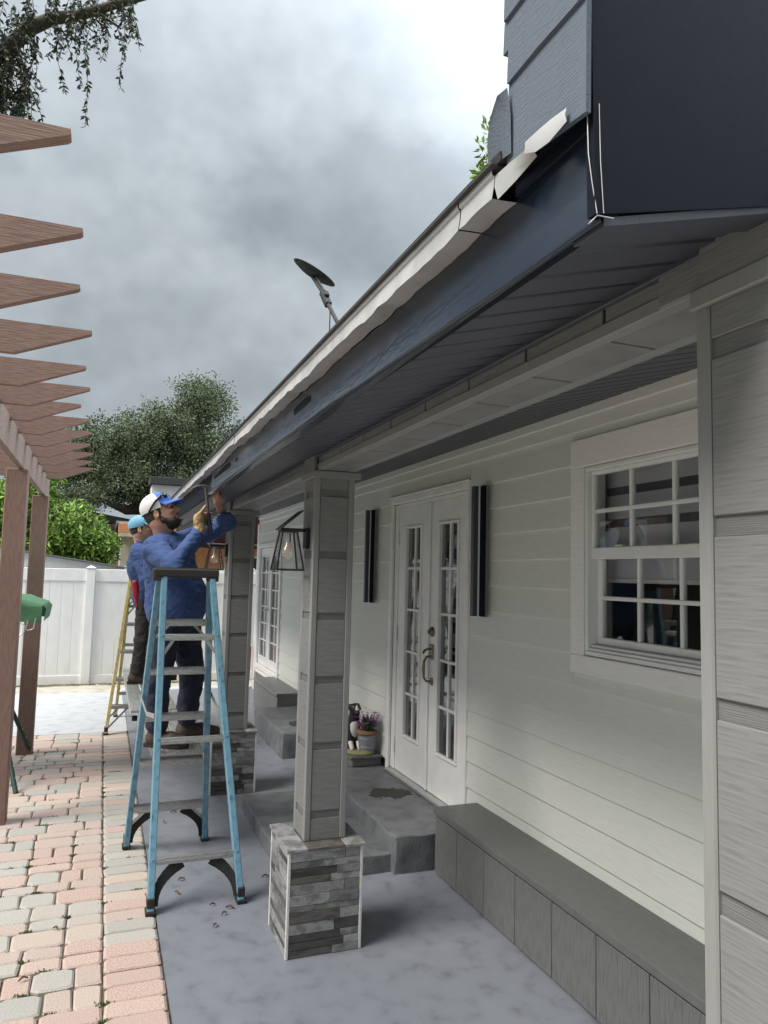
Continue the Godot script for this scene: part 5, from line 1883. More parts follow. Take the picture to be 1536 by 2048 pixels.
func boot(parent: Node3D, heel: Vector3, dir: Vector3, m: Material) -> void:
	var d := dir.normalized()
	var side := d.cross(Vector3.UP)
	var F := Field.new(heel - Vector3(0.34, 0.02, 0.34), heel + Vector3(0.34, 0.26, 0.34), 0.011)
	F.cap(heel + Vector3(0, 0.048, 0), heel + d * 0.13 + Vector3(0, 0.050, 0), 0.040, 0.046, 0.02)
	F.cap(heel + d * 0.13 + Vector3(0, 0.048, 0), heel + d * 0.215 + Vector3(0, 0.040, 0), 0.046, 0.037, 0.02)
	F.cap(heel + d * 0.02 + Vector3(0, 0.06, 0), heel + d * 0.03 + Vector3(0, 0.17, 0), 0.046, 0.052, 0.03)
	F.clip(heel + Vector3(0, 0.012, 0), Vector3(0, -1, 0))
	var mb := MB.new()
	F.into(mb)
	var b := put(parent, "boot", mb, m)
	mb = MB.new()
	var poly := PackedVector2Array()
	for q in [[-0.045, -0.026], [-0.030, -0.042], [0.04, -0.040], [0.13, -0.050], [0.20, -0.044], [0.245, -0.018], [0.248, 0.014], [0.20, 0.044], [0.13, 0.050], [0.04, 0.040], [-0.030, 0.042], [-0.045, 0.026]]:
		poly.append(Vector2(q[0], q[1]))
	mb.prism(poly, heel, d, side, Vector3(0, 0.022, 0))
	put(b, "sole", mb, M.rubber)

func person(label: String, J: Dictionary) -> Node3D:
	var P := thing("person", label, "person", J.base, "workers on the plank")
	var f: Vector3 = J.facing
	f = f.normalized()
	var up := Vector3.UP
	var r := f.cross(up).normalized()
	var hf: Vector3 = f.rotated(r, J.tilt)
	var hu := up.rotated(r, J.tilt)
	var hb := Basis(hf, hu, r)
	var H: Vector3 = J.head
	var nb: Vector3 = J.neck
	var pel: Vector3 = J.pelvis
	var ch: Vector3 = J.chest
	var tb := Basis(f, up, r)
	# ---- skin: one continuous figure under the clothes, with finer head and hands
	var skin := MB.new()
	var F := Field.new(J.lo, J.hi, 0.022)
	F.cap(pel, ch, 0.13, 0.13, 0.05)
	F.cap(ch, nb, 0.11, 0.06, 0.05)
	for s in ["r", "l"]:
		F.cap(J[s + "sh"], J[s + "el"], 0.047, 0.036, 0.02)
		F.cap(J[s + "el"], J[s + "wr"], 0.036, 0.026, 0.02)
		F.cap(J[s + "hip"], J[s + "kn"], 0.07, 0.05, 0.03)
		F.cap(J[s + "kn"], J[s + "an"], 0.05, 0.036, 0.03)
		F.cap(nb.lerp(ch, 0.35), J[s + "sh"], 0.05, 0.047, 0.03)
	F.into(skin)
	F = Field.new(H - Vector3(0.17, 0.26, 0.17), H + Vector3(0.17, 0.17, 0.17), 0.0062)
	F.ell(H, Vector3(0.098, 0.112, 0.076), hb, 0.02)
	F.ell(H + hb * Vector3(0.034, -0.062, 0), Vector3(0.066, 0.064, 0.057), hb, 0.03)
	F.cap(H + hb * Vector3(-0.02, -0.07, 0), nb, 0.062, 0.066, 0.03)
	F.cap(H + hb * Vector3(0.088, 0.016, -0.036), H + hb * Vector3(0.088, 0.016, 0.036), 0.015, 0.015, 0.014)
	F.cap(H + hb * Vector3(0.096, 0.006, 0), H + hb * Vector3(0.118, -0.028, 0), 0.010, 0.0145, 0.010)
	F.cap(H + hb * Vector3(0.104, -0.033, -0.012), H + hb * Vector3(0.104, -0.033, 0.012), 0.009, 0.009, 0.006)
	for s in [-1, 1]:
		F.ell(H + hb * Vector3(0.074, -0.026, s * 0.040), Vector3(0.024, 0.020, 0.020), hb, 0.012)
		F.ell(H + hb * Vector3(0.099, -0.004, s * 0.033), Vector3(0.012, 0.010, 0.014), hb, 0.010, true)
		F.ell(H + hb * Vector3(-0.008, -0.018, s * 0.081), Vector3(0.020, 0.032, 0.010), hb * Basis(Vector3.UP, s * -0.35), 0.006)
		F.ell(H + hb * Vector3(0.000, -0.012, s * 0.091), Vector3(0.009, 0.016, 0.006), hb, 0.004, true)
	F.cap(H + hb * Vector3(0.094, -0.066, -0.018), H + hb * Vector3(0.094, -0.066, 0.018), 0.0085, 0.0085, 0.004)
	F.cap(H + hb * Vector3(0.091, -0.080, -0.016), H + hb * Vector3(0.091, -0.080, 0.016), 0.0085, 0.0085, 0.004)
	F.into(skin)
	# hands
	for s in ["r", "l"]:
		var hc: Vector3 = J[s + "hand"]
		F = Field.new(hc - Vector3.ONE * 0.13, hc + Vector3.ONE * 0.13, 0.0055)
		fist(F, hc, J[s + "axis"], J[s + "wr"], -1.0 if s == "r" else 1.0, J.get("glove", "") == s, false)
		F.into(skin)
		if J.get("glove", "") == s:
			F = Field.new(hc - Vector3.ONE * 0.15, hc + Vector3.ONE * 0.15, 0.0055)
			fist(F, hc, J[s + "axis"], J[s + "wr"], -1.0 if s == "r" else 1.0, false, true)
			F.cap(hc.lerp(J[s + "wr"], 0.8), J[s + "wr"], 0.033, 0.038, 0.015)
			F.ripple(noise(181, 45.0, 2), 0.003)
			var gm := MB.new()
			F.into(gm)
			put(P, "glove", gm, M.glove)
	var body := put(P, "body", skin, J.skin)
	# eyes
	for s in [-1, 1]:
		var em := MB.new()
		dome(em, H + hb * Vector3(0.0905, -0.003, s * 0.033), Vector3(0.009, 0.006, 0.010), hb, -PI / 2, PI / 2, -PI / 2, PI / 2, 10, 8)
		put(body, "eye", em, M.lens)
	# ---- beard and hair
	if J.get("beard", false):
		F = Field.new(H - Vector3(0.16, 0.2, 0.16), H + Vector3(0.17, 0.05, 0.16), 0.006)
		F.ell(H + hb * Vector3(0.044, -0.094, 0), Vector3(0.062, 0.044, 0.056), hb, 0.02)
		for s in [-1, 1]:
			F.cap(H + hb * Vector3(0.004, -0.020, s * 0.073), H + hb * Vector3(0.016, -0.066, s * 0.064), 0.009, 0.014, 0.01)
			F.cap(H + hb * Vector3(0.016, -0.066, s * 0.062), H + hb * Vector3(0.060, -0.092, s * 0.040), 0.016, 0.022, 0.02)
			F.cap(H + hb * Vector3(0.084, -0.062, s * 0.030), H + hb * Vector3(0.100, -0.050, s * 0.004), 0.008, 0.008, 0.006)
			F.cap(H + hb * Vector3(0.084, -0.062, s * 0.030), H + hb * Vector3(0.072, -0.095, s * 0.030), 0.008, 0.012, 0.006)
		F.ripple(noise(183, 60.0, 2), 0.003)
		var bm := MB.new()
		F.into(bm)
		put(body, "beard", bm, M.hair)
	F = Field.new(H - Vector3(0.16, 0.14, 0.16), H + Vector3(0.16, 0.14, 0.16), 0.007)
	F.ell(H + hb * Vector3(-0.008, 0.004, 0), Vector3(0.097, 0.114, 0.079), hb, 0.01)
	F.clip(H + hb * Vector3(0.030, 0, 0), hb * Vector3(1, -0.15, 0).normalized())
	F.clip(H + hb * Vector3(0, -0.075, 0), hb * Vector3(0.25, -1, 0).normalized())
	F.clip(H + hb * Vector3(0, 0.06, 0), hb * Vector3(0, 1, 0))
	var hm := MB.new()
	F.into(hm)
	put(body, "hair", hm, M.hair)
	# ---- cap
	var cc := H + hb * Vector3(-0.006, 0.036, 0)
	var cr := Vector3(0.110, 0.098, 0.090)
	var K := Node3D.new()
	K.name = "cap"
	P.add_child(K)
	org[K] = cc
	K.position = cc - org[P]
	var mb := MB.new()
	dome(mb, cc, cr, hb, -1.15, 1.15, 0.06, PI / 2, 18, 9)
	put(K, "front_panel", mb, J.capfront)
	mb = MB.new()
	dome(mb, cc, cr, hb, 1.15, TAU - 1.15, -0.22, PI / 2, 26, 9)
	put(K, "back_panel", mb, J.capback)
	mb = MB.new()
	var top := []
	var bot := []
	for i in 9:
		var t := i / 8.0
		var a := lerpf(-1.12, 1.12, t)
		var e := Vector3(cos(a) * cr.x, 0.010, sin(a) * cr.z)
		var w := 0.064 * pow(maxf(cos(a * 1.25), 0.0), 0.6) + 0.004
		var row := []
		var row2 := []
		for k in 5:
			var q := e + Vector3(w * k / 4.0, -0.004 - 0.012 * pow(k / 4.0, 2.0) - 0.010 * absf(sin(a)) * k / 4.0, 0)
			row.append(cc + hb * q)
			row2.append(cc + hb * (q - Vector3(0, 0.004, 0)))
		top.append(row)
		bot.append(row2)
	mb.grid(top)
	mb.grid(bot)
	for i in 8:
		mb.face([top[i][4], top[i + 1][4], bot[i + 1][4], bot[i][4]], cc)
	put(K, "brim", mb, J.capbrim)
	mb = MB.new()
	mb.lathe(cc + hb * Vector3(0, cr.y, 0), [Vector2(0.008, -0.002), Vector2(0.006, 0.003), Vector2(0, 0.004)], 8, hb)
	put(K, "button", mb, J.capfront)
	if J.get("glasses", false):
		# sunglasses pushed up on the cap
		var S := MB.new()
		for s in [-1, 1]:
			dome(S, cc + hb * Vector3(0.078, 0.050, s * 0.036), Vector3(0.020, 0.026, 0.036), hb * Basis(Vector3.FORWARD, -0.5), -PI / 2, PI / 2, -PI / 2, PI / 2, 12, 8)
		var so := put(K, "sunglasses", S, M.lens)
		for s in [-1, 1]:
			mb = MB.new()
			mb.tube([cc + hb * Vector3(0.066, 0.052, s * 0.070), cc + hb * Vector3(0.02, 0.022, s * 0.095), cc + hb * Vector3(-0.035, -0.022, s * 0.094), cc + hb * Vector3(-0.050, -0.040, s * 0.088)], [0.008, 0.007, 0.006, 0.005], 6)
			put(so, "temple", mb, M.lens)
	# ---- shirt
	F = Field.new(J.shlo, J.shhi, 0.0125)
	F.ell(pel.lerp(ch, 0.30) + f * 0.02, Vector3(J.belly, 0.22, 0.195), tb, 0.05)
	F.ell(ch, Vector3(0.165, 0.20, 0.20), tb, 0.06)
	F.ell(pel, Vector3(0.155, 0.13, 0.185), tb, 0.06)
	F.cap(ch + up * 0.10, nb - up * 0.02, 0.125, 0.072, 0.06)
	for s in ["r", "l"]:
		F.cap(nb.lerp(ch, 0.40), J[s + "sh"], 0.085, 0.082, 0.05)
		F.cap(J[s + "sh"], J[s + "el"], 0.083, 0.062, 0.035)
		F.cap(J[s + "el"], (J[s + "el"] as Vector3).lerp(J[s + "wr"], 0.93), 0.062, 0.042, 0.025)
	F.ripple(noise(185, 9.0, 3), 0.011, Vector3(1.0, 1.3, 1.0))
	F.ripple(noise(187, 22.0, 2), 0.006, Vector3(0.8, 1.6, 0.8))
	F.clip(pel + up * J.hem, Vector3.DOWN)
	F.clip(nb + up * 0.025, (up - f * 0.35).normalized())
	mb = MB.new()
	F.into(mb)
	put(P, "shirt", mb, M.shirt)
	mb = MB.new()
	var ring := []
	for i in 25:
		var a := TAU * i / 24
		ring.append(nb + up * 0.012 + f * (cos(a) * 0.070 + 0.008) + r * sin(a) * 0.070 + up * (-0.020 * cos(a)))
	mb.tube(ring, 0.009, 6, false)
	put(P, "collar", mb, M.shirt)
	# ---- trousers
	F = Field.new(J.lglo, J.lghi, 0.0125)
	F.ell(pel - up * 0.02, Vector3(0.150, 0.14, 0.180), tb, 0.05)
	for s in ["r", "l"]:
		F.cap(J[s + "hip"], J[s + "kn"], 0.108, 0.080, 0.03)
		F.cap(J[s + "kn"], (J[s + "an"] as Vector3) + up * 0.02, 0.078, 0.070, 0.02)
	F.ripple(noise(189, 10.0, 3), 0.010, Vector3(1, 1.6, 1))
	F.ripple(noise(191, 26.0, 2), 0.005, Vector3(1, 1.8, 1))
	F.clip(pel + up * 0.05, up)
	mb = MB.new()
	F.into(mb)
	put(P, "trousers", mb, J.legs)
	boot(P, J.rheel, J.rtoe, M.leather)
	boot(P, J.lheel, J.ltoe, M.leather)
	return P

func make_people() -> void:
	var a := {
		"base": Vector3(0.46, 0.615, -5.0), "facing": Vector3(0.95, 0, 0.30), "tilt": 0.42,
		"head": Vector3(0.322, 2.094, -4.95), "neck": Vector3(0.365, 1.945, -4.97), "chest": Vector3(0.405, 1.74, -4.99), "pelvis": Vector3(0.455, 1.45, -5.0),
		"rsh": Vector3(0.300, 1.845, -4.80), "rel": Vector3(0.395, 1.742, -4.57), "rwr": Vector3(0.540, 1.965, -4.615), "rhand": Vector3(0.588, 2.045, -4.625), "raxis": Vector3(-0.13, 0.99, 0.02),
		"lsh": Vector3(0.500, 1.90, -5.13), "lel": Vector3(0.755, 2.055, -4.97), "lwr": Vector3(0.662, 2.165, -4.745), "lhand": Vector3(0.622, 2.228, -4.685), "laxis": Vector3(0.25, 0.1, 0.9),
		"rhip": Vector3(0.400, 1.40, -4.92), "rkn": Vector3(0.352, 1.02, -4.88), "ran": Vector3(0.370, 0.74, -4.90), "lhip": Vector3(0.520, 1.40, -5.08), "lkn": Vector3(0.590, 1.02, -5.06), "lan": Vector3(0.572, 0.74, -5.10),
		"rheel": Vector3(0.345, 0.614, -4.93), "rtoe": Vector3(0.75, 0, 0.45), "lheel": Vector3(0.545, 0.614, -5.12), "ltoe": Vector3(0.95, 0, 0.15),
		"lo": Vector3(0.02, 0.60, -5.42), "hi": Vector3(0.92, 2.35, -4.38), "shlo": Vector3(0.08, 1.30, -5.36), "shhi": Vector3(0.90, 2.25, -4.42), "lglo": Vector3(0.15, 0.64, -5.36), "lghi": Vector3(0.82, 1.60, -4.66),
		"belly": 0.20, "hem": -0.075, "beard": true, "glasses": true, "glove": "r", "skin": M.skin, "legs": M.jeans, "capfront": M.capblue, "capback": M.capwhite, "capbrim": M.capblue}
	person("bearded worker in blue shirt and white-backed blue cap reaching up with a hammer", a)
	# hammer in the gloved hand
	var h0 := Vector3(0.612, 1.94, -4.628)
	var h1 := Vector3(0.566, 2.245, -4.622)
	var HM := thing("claw_hammer", "steel claw hammer held up at the eave by the bearded worker", "hammer", h0)
	var mb := MB.new()
	mb.tube([h0, h0.lerp(h1, 0.1), h0.lerp(h1, 0.35), h0.lerp(h1, 0.47)], [0.014, 0.016, 0.0145, 0.013], 10)
	put(HM, "grip", mb, M.grip)
	mb = MB.new()
	mb.tube([h0.lerp(h1, 0.46), h0.lerp(h1, 0.9), h1], [0.0095, 0.009, 0.011], 10)
	put(HM, "shaft", mb, M.hammer)
	mb = MB.new()
	var u := Vector3(-1, 0.12, 0.1).normalized()
	mb.tube([h1 - u * 0.045, h1 - u * 0.030, h1 - u * 0.020, h1, h1 + u * 0.022], [0.0145, 0.0145, 0.010, 0.0125, 0.011], 10)
	for s in [-1, 1]:
		mb.tube([h1 + u * 0.015 + Vector3(0, 0, s * 0.003), h1 + u * 0.05 + Vector3(0, -0.006, s * 0.008), h1 + u * 0.085 + Vector3(0, -0.030, s * 0.013)], [0.009, 0.0065, 0.003], 8)
	put(HM, "head", mb, M.hammer)
	# second worker, farther along the plank
	var o := Vector3(-0.035, 0.014, -2.62)
	var b := {
		"base": Vector3(0.40, 0.63, -7.6), "facing": Vector3(0.97, 0, 0.12), "tilt": 0.22,
		"head": Vector3(0.325, 2.125, -7.58), "neck": Vector3(0.335, 1.975, -7.59), "chest": Vector3(0.375, 1.76, -7.6), "pelvis": Vector3(0.445, 1.44, -7.6),
		"rsh": Vector3(0.320, 1.875, -7.42), "rel": Vector3(0.395, 1.615, -7.30), "rwr": Vector3(0.610, 1.70, -7.34), "rhand": Vector3(0.690, 1.74, -7.35), "raxis": Vector3(0.1, 0.95, 0.1),
		"lsh": Vector3(0.42, 1.90, -7.79), "lel": Vector3(0.62, 1.98, -7.72), "lwr": Vector3(0.68, 2.16, -7.58), "lhand": Vector3(0.672, 2.235, -7.55), "laxis": Vector3(0.2, 0.1, 0.95),
		"rhip": Vector3(0.42, 1.40, -7.52), "rkn": Vector3(0.395, 1.04, -7.50), "ran": Vector3(0.365, 0.74, -7.52), "lhip": Vector3(0.49, 1.40, -7.69), "lkn": Vector3(0.56, 1.04, -7.68), "lan": Vector3(0.545, 0.74, -7.72),
		"rheel": Vector3(0.315, 0.629, -7.53), "rtoe": Vector3(0.95, 0, 0.1), "lheel": Vector3(0.50, 0.629, -7.72), "ltoe": Vector3(0.95, 0, 0.1),
		"lo": Vector3(0.02, 0.60, -8.02), "hi": Vector3(0.90, 2.38, -7.10), "shlo": Vector3(0.08, 1.28, -7.98), "shhi": Vector3(0.82, 2.30, -7.12), "lglo": Vector3(0.12, 0.66, -7.96), "lghi": Vector3(0.80, 1.58, -7.24),
		"belly": 0.175, "hem": -0.09, "skin": M.skinpale, "legs": M.trousers, "capfront": M.caplight, "capback": M.caplight, "capbrim": M.caplight}
	person("worker in blue shirt and light blue cap standing beside the yellow ladder", b)
	# red bottle hanging at his belt
	var R := thing("red_bottle", "red plastic chalk bottle hanging from the belt of the farther worker", "bottle", Vector3(0.318, 1.36, -7.37))
	mb = MB.new()
	mb.lathe(Vector3(0.318, 1.385, -7.37), [Vector2(0, 0.235), Vector2(0.020, 0.235), Vector2(0.031, 0.222), Vector2(0.033, 0.15), Vector2(0.029, 0.085), Vector2(0.020, 0.06), Vector2(0.019, 0.03), Vector2(0.010, 0.012), Vector2(0.008, -0.02), Vector2(0, -0.022)], 14, Basis(Vector3(0, 0, 1), 0.13))
	put(R, "flask", mb, M.red)
	mb = MB.new()
	mb.lathe(Vector3(0.318, 1.385, -7.37), [Vector2(0.0, -0.02), Vector2(0.011, -0.022), Vector2(0.009, -0.05), Vector2(0, -0.05)], 10, Basis(Vector3(0, 0, 1), 0.13))
	put(R, "nozzle", mb, M.rubber)

# ---------------------------------------------------------------- trees
func leaf_clump(n: int, spread: float, ln: float, wd: float, c0: Color, c1: Color) -> ArrayMesh:
	# a handful of pointed leaves round a centre, two faces each
	var mb := MB.new()
	mb.colored = true
	for i in n:
		var d := Vector3(rng.randfn(), rng.randfn(), rng.randfn()).normalized()
		var p := d * spread * pow(rng.randf(), 0.5)
		var dir := (d + Vector3(rng.randf_range(-1, 1), rng.randf_range(-1.2, 0.3), rng.randf_range(-1, 1))).normalized()
		var side := dir.cross(Vector3(rng.randfn(), rng.randfn(), rng.randfn())).normalized()
		var l := ln * rng.randf_range(0.7, 1.2)
		var w := wd * rng.randf_range(0.8, 1.2)
		var nrm := side.cross(dir) * l * 0.12
		mb.col = c0.lerp(c1, rng.randf())
		mb.tri(p, p + dir * l * 0.5 + side * w + nrm, p + dir * l)
		mb.tri(p, p + dir * l, p + dir * l * 0.5 - side * w + nrm)
	return mb.mesh()

func scatter(parent: Node3D, called: String, meshes: Array, xf: Array, _cols: Array) -> void:
	# the whole crown of one tree is one part
	var st := SurfaceTool.new()
	for i in xf.size():
		st.append_from(meshes[i % meshes.size()], 0, xf[i])
	place(parent, called, st.commit(), M.leaf, org[parent])

func crown_points(c: Vector3, r: Vector3, n: int, fill: float, sd: int) -> Array:
	# points in lumps through an ellipsoid, thinned by noise so that gaps stay
	var nz := noise(sd, 0.55 / maxf(r.x, 0.5) * 3.0, 3)
	var out := []
	var guard := 0
	while out.size() < n and guard < n * 40:
		guard += 1
		var d := Vector3(rng.randfn(), rng.randfn(), rng.randfn()).normalized()
		var rad := pow(rng.randf(), fill)
		var p := d * rad
		var bump := 0.80 + 0.42 * nz.get_noise_3dv(d * 4.0)
		if rad > bump:
			continue
		var q := c + p * r
		if nz.get_noise_3dv(q * 1.7) < -0.06:
			continue
		out.append(q)
	return out

func make_oak() -> void:
	var T := thing("oak_tree", "large dark spreading oak rising behind the roofs beyond the fence", "tree", Vector3(2.6, -0.1, -31.0))
	var o := Vector3(2.6, 0, -31.0)
	var mb := MB.new()
	mb.tube([o + Vector3(0, -0.1, 0), o + Vector3(0.1, 1.5, 0), o + Vector3(0, 3.0, 0.1)], [0.75, 0.6, 0.55], 12)
	put(T, "trunk", mb, M.bark)
	var limbs := [[[0, 2.8, 0], [-1.2, 4.2, 0.6], [-2.6, 5.2, 0.9], [-4.2, 6.6, 0.6]], [[0, 2.7, 0], [-1.5, 3.4, 1.2], [-3.4, 3.75, 1.6], [-5.0, 4.6, 1.6]], [[0, 3.0, 0], [0.4, 5.0, 0.2], [0.6, 7.2, 0.3], [1.0, 9.0, 0.2]], [[0, 2.8, 0], [1.6, 4.6, 0.4], [3.0, 6.2, 0.2]], [[-0.1, 2.9, 0], [-0.9, 5.2, 0.5], [-1.6, 7.4, 0.2]], [[-1.5, 3.4, 1.2], [-2.4, 3.2, 1.9], [-3.9, 2.95, 2.3]], [[-1.2, 4.2, 0.6], [-1.9, 4.0, 1.2], [-3.0, 4.35, 1.9]]]
	for l in limbs:
		var pts := []
		var rad := []
		for i in l.size():
			pts.append(o + Vector3(l[i][0], l[i][1], l[i][2]))
			rad.append(lerpf(0.30, 0.07, i / float(l.size() - 1)))
		mb = MB.new()
		mb.tube(pts, rad, 8)
		put(T, "limb", mb, M.bark)
	var clumps := []
	for k in 9:
		var t := 0.6 + 0.12 * k
		clumps.append(leaf_clump(30, 0.44, 0.16, 0.034, Color(0.07, 0.095, 0.052) * t, Color(0.15, 0.185, 0.09) * t))
	var xf := []
	var cols := []
	# lobes: centre, radii, count
	for q in [[-2.9, 6.3, 0.4, 2.6, 1.55, 2.0, 620], [-0.6, 7.1, 0.4, 2.3, 1.6, 2.0, 600], [0.9, 8.7, 0.3, 1.5, 1.3, 1.4, 300], [1.2, 6.3, 0.6, 2.2, 1.6, 1.8, 520], [-1.4, 5.1, 0.9, 2.9, 1.1, 2.0, 620], [2.7, 7.0, 0.2, 1.4, 1.2, 1.4, 260], [-4.6, 5.7, 0.6, 1.5, 1.1, 1.4, 260], [0.4, 4.6, 0.9, 2.0, 0.9, 1.6, 320], [-3.6, 4.4, 1.7, 1.5, 0.6, 1.0, 120]]:
		for p in crown_points(o + Vector3(q[0], q[1], q[2]), Vector3(q[3], q[4], q[5]), q[6], 0.55, 200 + int(q[6])):
			xf.append(Transform3D(Basis(Vector3(rng.randfn(), rng.randfn(), rng.randfn()).normalized(), rng.randf() * TAU).scaled(Vector3.ONE * rng.randf_range(0.55, 0.95)), p - org[T]))
			var t := rng.randf_range(0.65, 1.25)
			cols.append(Color(t, t * rng.randf_range(0.95, 1.1), t * rng.randf_range(0.85, 1.0)))
	scatter(T, "crown", clumps, xf, cols)

func make_bushes() -> void:
	var B := thing("leafy_tree", "bright green leafy tree standing over the white fence beside the pergola", "tree", Vector3(-1.5, -0.1, -16.2))
	var o := Vector3(-1.5, 0, -16.2)
	var mb := MB.new()
	mb.tube([o + Vector3(0, -0.1, 0), o + Vector3(0.05, 1.0, 0.05), o + Vector3(-0.05, 2.2, 0)], [0.14, 0.11, 0.08], 8)
	put(B, "trunk", mb, M.bark)
	for q in [[0.7, 2.9, 0.2], [-0.7, 3.0, 0.1], [0.2, 3.3, -0.4], [1.0, 2.3, 0.4]]:
		mb = MB.new()
		mb.tube([o + Vector3(0, 1.4, 0), o + Vector3(q[0] * 0.5, 2.0, q[2] * 0.5), o + Vector3(q[0], q[1], q[2])], [0.06, 0.045, 0.02], 6)
		put(B, "limb", mb, M.bark)
	var clumps := []
	for k in 7:
		var t := 0.6 + 0.13 * k
		clumps.append(leaf_clump(15, 0.15, 0.15, 0.026, Color(0.10, 0.19, 0.035) * t, Color(0.27, 0.38, 0.065) * t))
	var xf := []
	var cols := []
	for q in [[-0.3, 2.75, 0.3, 1.0, 0.75, 0.8, 420], [0.75, 2.45, 0.4, 0.75, 0.62, 0.7, 380], [1.35, 2.15, 0.5, 0.42, 0.45, 0.5, 190], [0.2, 1.95, 0.6, 1.0, 0.5, 0.6, 260], [0.15, 3.35, 0.2, 0.45, 0.45, 0.45, 150], [-1.3, 2.7, 0.2, 0.9, 0.9, 0.8, 300], [0.95, 1.75, 0.5, 0.6, 0.35, 0.5, 120]]:
		for p in crown_points(o + Vector3(q[0], q[1], q[2]), Vector3(q[3], q[4], q[5]), q[6], 0.5, 300 + int(q[6])):
			xf.append(Transform3D(Basis(Vector3(rng.randfn(), rng.randfn(), rng.randfn()).normalized(), rng.randf() * TAU).scaled(Vector3.ONE * rng.randf_range(0.7, 1.15)), p - org[B]))
			var t := rng.randf_range(0.65, 1.3)
			cols.append(Color(t, t, t * rng.randf_range(0.7, 1.0)))
	scatter(B, "crown", clumps, xf, cols)
	# small tree whose crown peeps past the shingles over the roof
	var S := thing("small_tree", "green tree crown peeping out behind the shingles above the roof", "tree", Vector3(7.5, -0.1, -12.0))
	var c := Vector3(7.5, 0, -12.0)
	mb = MB.new()
	mb.tube([c + Vector3(0, -0.1, 0), c + Vector3(0.1, 4.0, 0), c + Vector3(0, 9.9, 0)], [0.25, 0.18, 0.06], 8)
	put(S, "trunk", mb, M.bark)
	xf = []
	cols = []
	for p in crown_points(c + Vector3(0, 9.8, 0), Vector3(1.25, 1.3, 1.25), 420, 0.5, 333):
		xf.append(Transform3D(Basis(Vector3(rng.randfn(), rng.randfn(), rng.randfn()).normalized(), rng.randf() * TAU).scaled(Vector3.ONE * rng.randf_range(0.9, 1.4)), p - org[S]))
		var t := rng.randf_range(0.5, 0.95)
		cols.append(Color(t, t, t * 0.9))
	scatter(S, "crown", clumps, xf, cols)

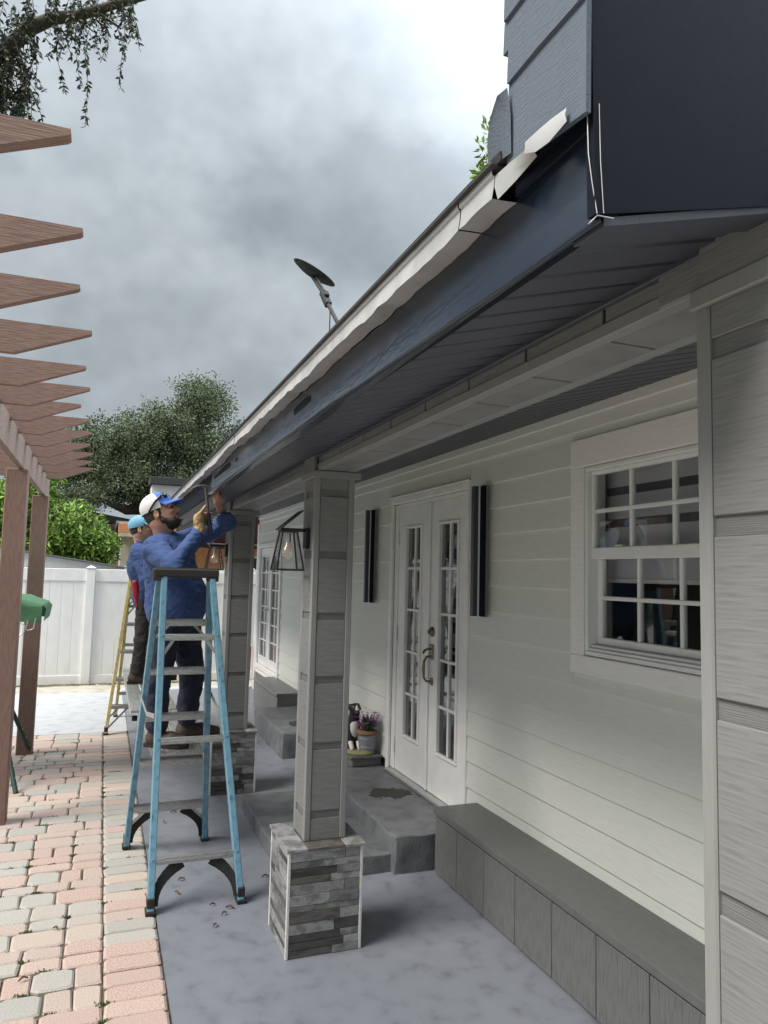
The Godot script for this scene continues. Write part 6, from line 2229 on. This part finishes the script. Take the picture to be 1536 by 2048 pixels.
func make_overhang() -> void:
	# limb of a tree standing off to the side, hung with thin leafy strands
	var T := thing("overhanging_tree", "dark tree limb with hanging strands of small leaves above the pergola", "tree", Vector3(-4.6, -0.1, -7.6))
	var mb := MB.new()
	mb.tube([Vector3(-4.6, -0.1, -7.6), Vector3(-4.5, 2.5, -7.5), Vector3(-4.0, 4.6, -7.2)], [0.26, 0.22, 0.17], 10)
	put(T, "trunk", mb, M.bark)
	mb = MB.new()
	mb.tube([Vector3(-4.0, 4.6, -7.2), Vector3(-2.4, 5.25, -6.6), Vector3(-1.25, 5.52, -6.15), Vector3(-0.93, 5.66, -6.05), Vector3(-0.78, 5.87, -6.0), Vector3(-0.60, 6.02, -6.0), Vector3(-0.42, 6.10, -6.0), Vector3(-0.15, 6.28, -6.0), Vector3(0.2, 6.5, -6.0)], [0.16, 0.085, 0.062, 0.058, 0.055, 0.046, 0.040, 0.032, 0.02], 8)
	put(T, "limb", mb, M.bark)
	mb = MB.new()
	mb.tube([Vector3(-0.93, 5.66, -6.05), Vector3(-0.85, 5.50, -5.95), Vector3(-1.0, 5.35, -5.9)], [0.03, 0.02, 0.012], 6)
	put(T, "limb", mb, M.bark)
	mb = MB.new()
	mb.tube([Vector3(-0.42, 6.10, -6.0), Vector3(-0.25, 6.12, -5.95), Vector3(-0.1, 6.05, -5.95)], [0.02, 0.012, 0.008], 6)
	put(T, "limb", mb, M.bark)
	var tw := MB.new()
	var lf := MB.new()
	lf.colored = true
	# strands: top, length, leaves density, sway
	var st := []
	for q in [[-0.40, 6.10, 0.62, 0.02], [-0.36, 6.12, 0.92, 0.05], [-0.09, 6.20, 0.70, 0.03], [-0.12, 6.22, 0.45, 0.05], [-0.20, 6.22, 0.50, -0.04], [-0.48, 6.06, 0.40, 0.03], [-0.56, 6.0, 0.5, 0.05], [-0.03, 6.28, 0.35, 0.06], [0.0, 6.30, 0.30, 0.08], [-0.28, 6.16, 0.36, 0.03], [-0.32, 6.15, 0.55, -0.02]]:
		st.append(q)
	for k in 150:
		var x := rng.randf_range(-1.25, -0.72)
		st.append([x, 5.55 + rng.randf_range(-0.25, 0.5) + (x + 1.0) * 0.3, rng.randf_range(0.2, 0.5), rng.randf_range(-0.08, 0.12)])
	for k in 52:
		var x := rng.randf_range(-0.66, -0.02)
		st.append([x, 6.30 + (x + 0.3) * 0.55 + rng.randf_range(-0.12, 0.12), rng.randf_range(0.12, 0.34), rng.randf_range(-0.06, 0.08)])
	for s in st:
		var zz := -6.0 + rng.randf_range(-0.14, 0.14)
		var pts := []
		var ph := rng.randf() * TAU
		for i in 9:
			var t := i / 8.0
			pts.append(Vector3(s[0] + s[3] * t * t + 0.018 * sin(ph + t * 6.0), s[1] - s[2] * t, zz + 0.018 * cos(ph + t * 5.0)))
		tw.tube(pts, 0.0022, 4, false)
		var n := int(s[2] * 92.0)
		for i in n:
			var t := rng.randf() * 8.0
			var k := mini(int(t), 7)
			var p: Vector3 = pts[k].lerp(pts[k + 1], t - k)
			var a := rng.randf() * TAU
			var dir := Vector3(cos(a) * 0.7, -rng.randf_range(0.2, 1.0), sin(a) * 0.7).normalized()
			var side := dir.cross(Vector3(rng.randfn(), rng.randfn(), rng.randfn())).normalized()
			var l := rng.randf_range(0.03, 0.058)
			var w := l * 0.2
			lf.col = Color(0.030, 0.042, 0.024).lerp(Color(0.085, 0.105, 0.05), pow(rng.randf(), 2.0))
			lf.tri(p, p + dir * l * 0.45 + side * w, p + dir * l)
			lf.tri(p, p + dir * l, p + dir * l * 0.45 - side * w)
	put(T, "strand", tw, M.bark)
	put(T, "foliage", lf, M.leaf)

func _ready() -> void:
	rng.seed = 20240611
	make_view()
	make_materials()
	make_ground()
	make_house()
	make_columns()
	make_steps()
	make_bench("long grey panelled bench along the siding under the window", -4.02, 2.2)
	make_bench("short grey panelled bench beyond the far step by the garden doors", -9.55, -8.195)
	make_pergola()
	make_beyond()
	make_oak()
	make_bushes()
	make_overhang()
	make_lanterns()
	make_wall_bars()
	make_planter()
	make_dish()
	make_swing()
	make_ladders()
	make_people()
	make_litter()
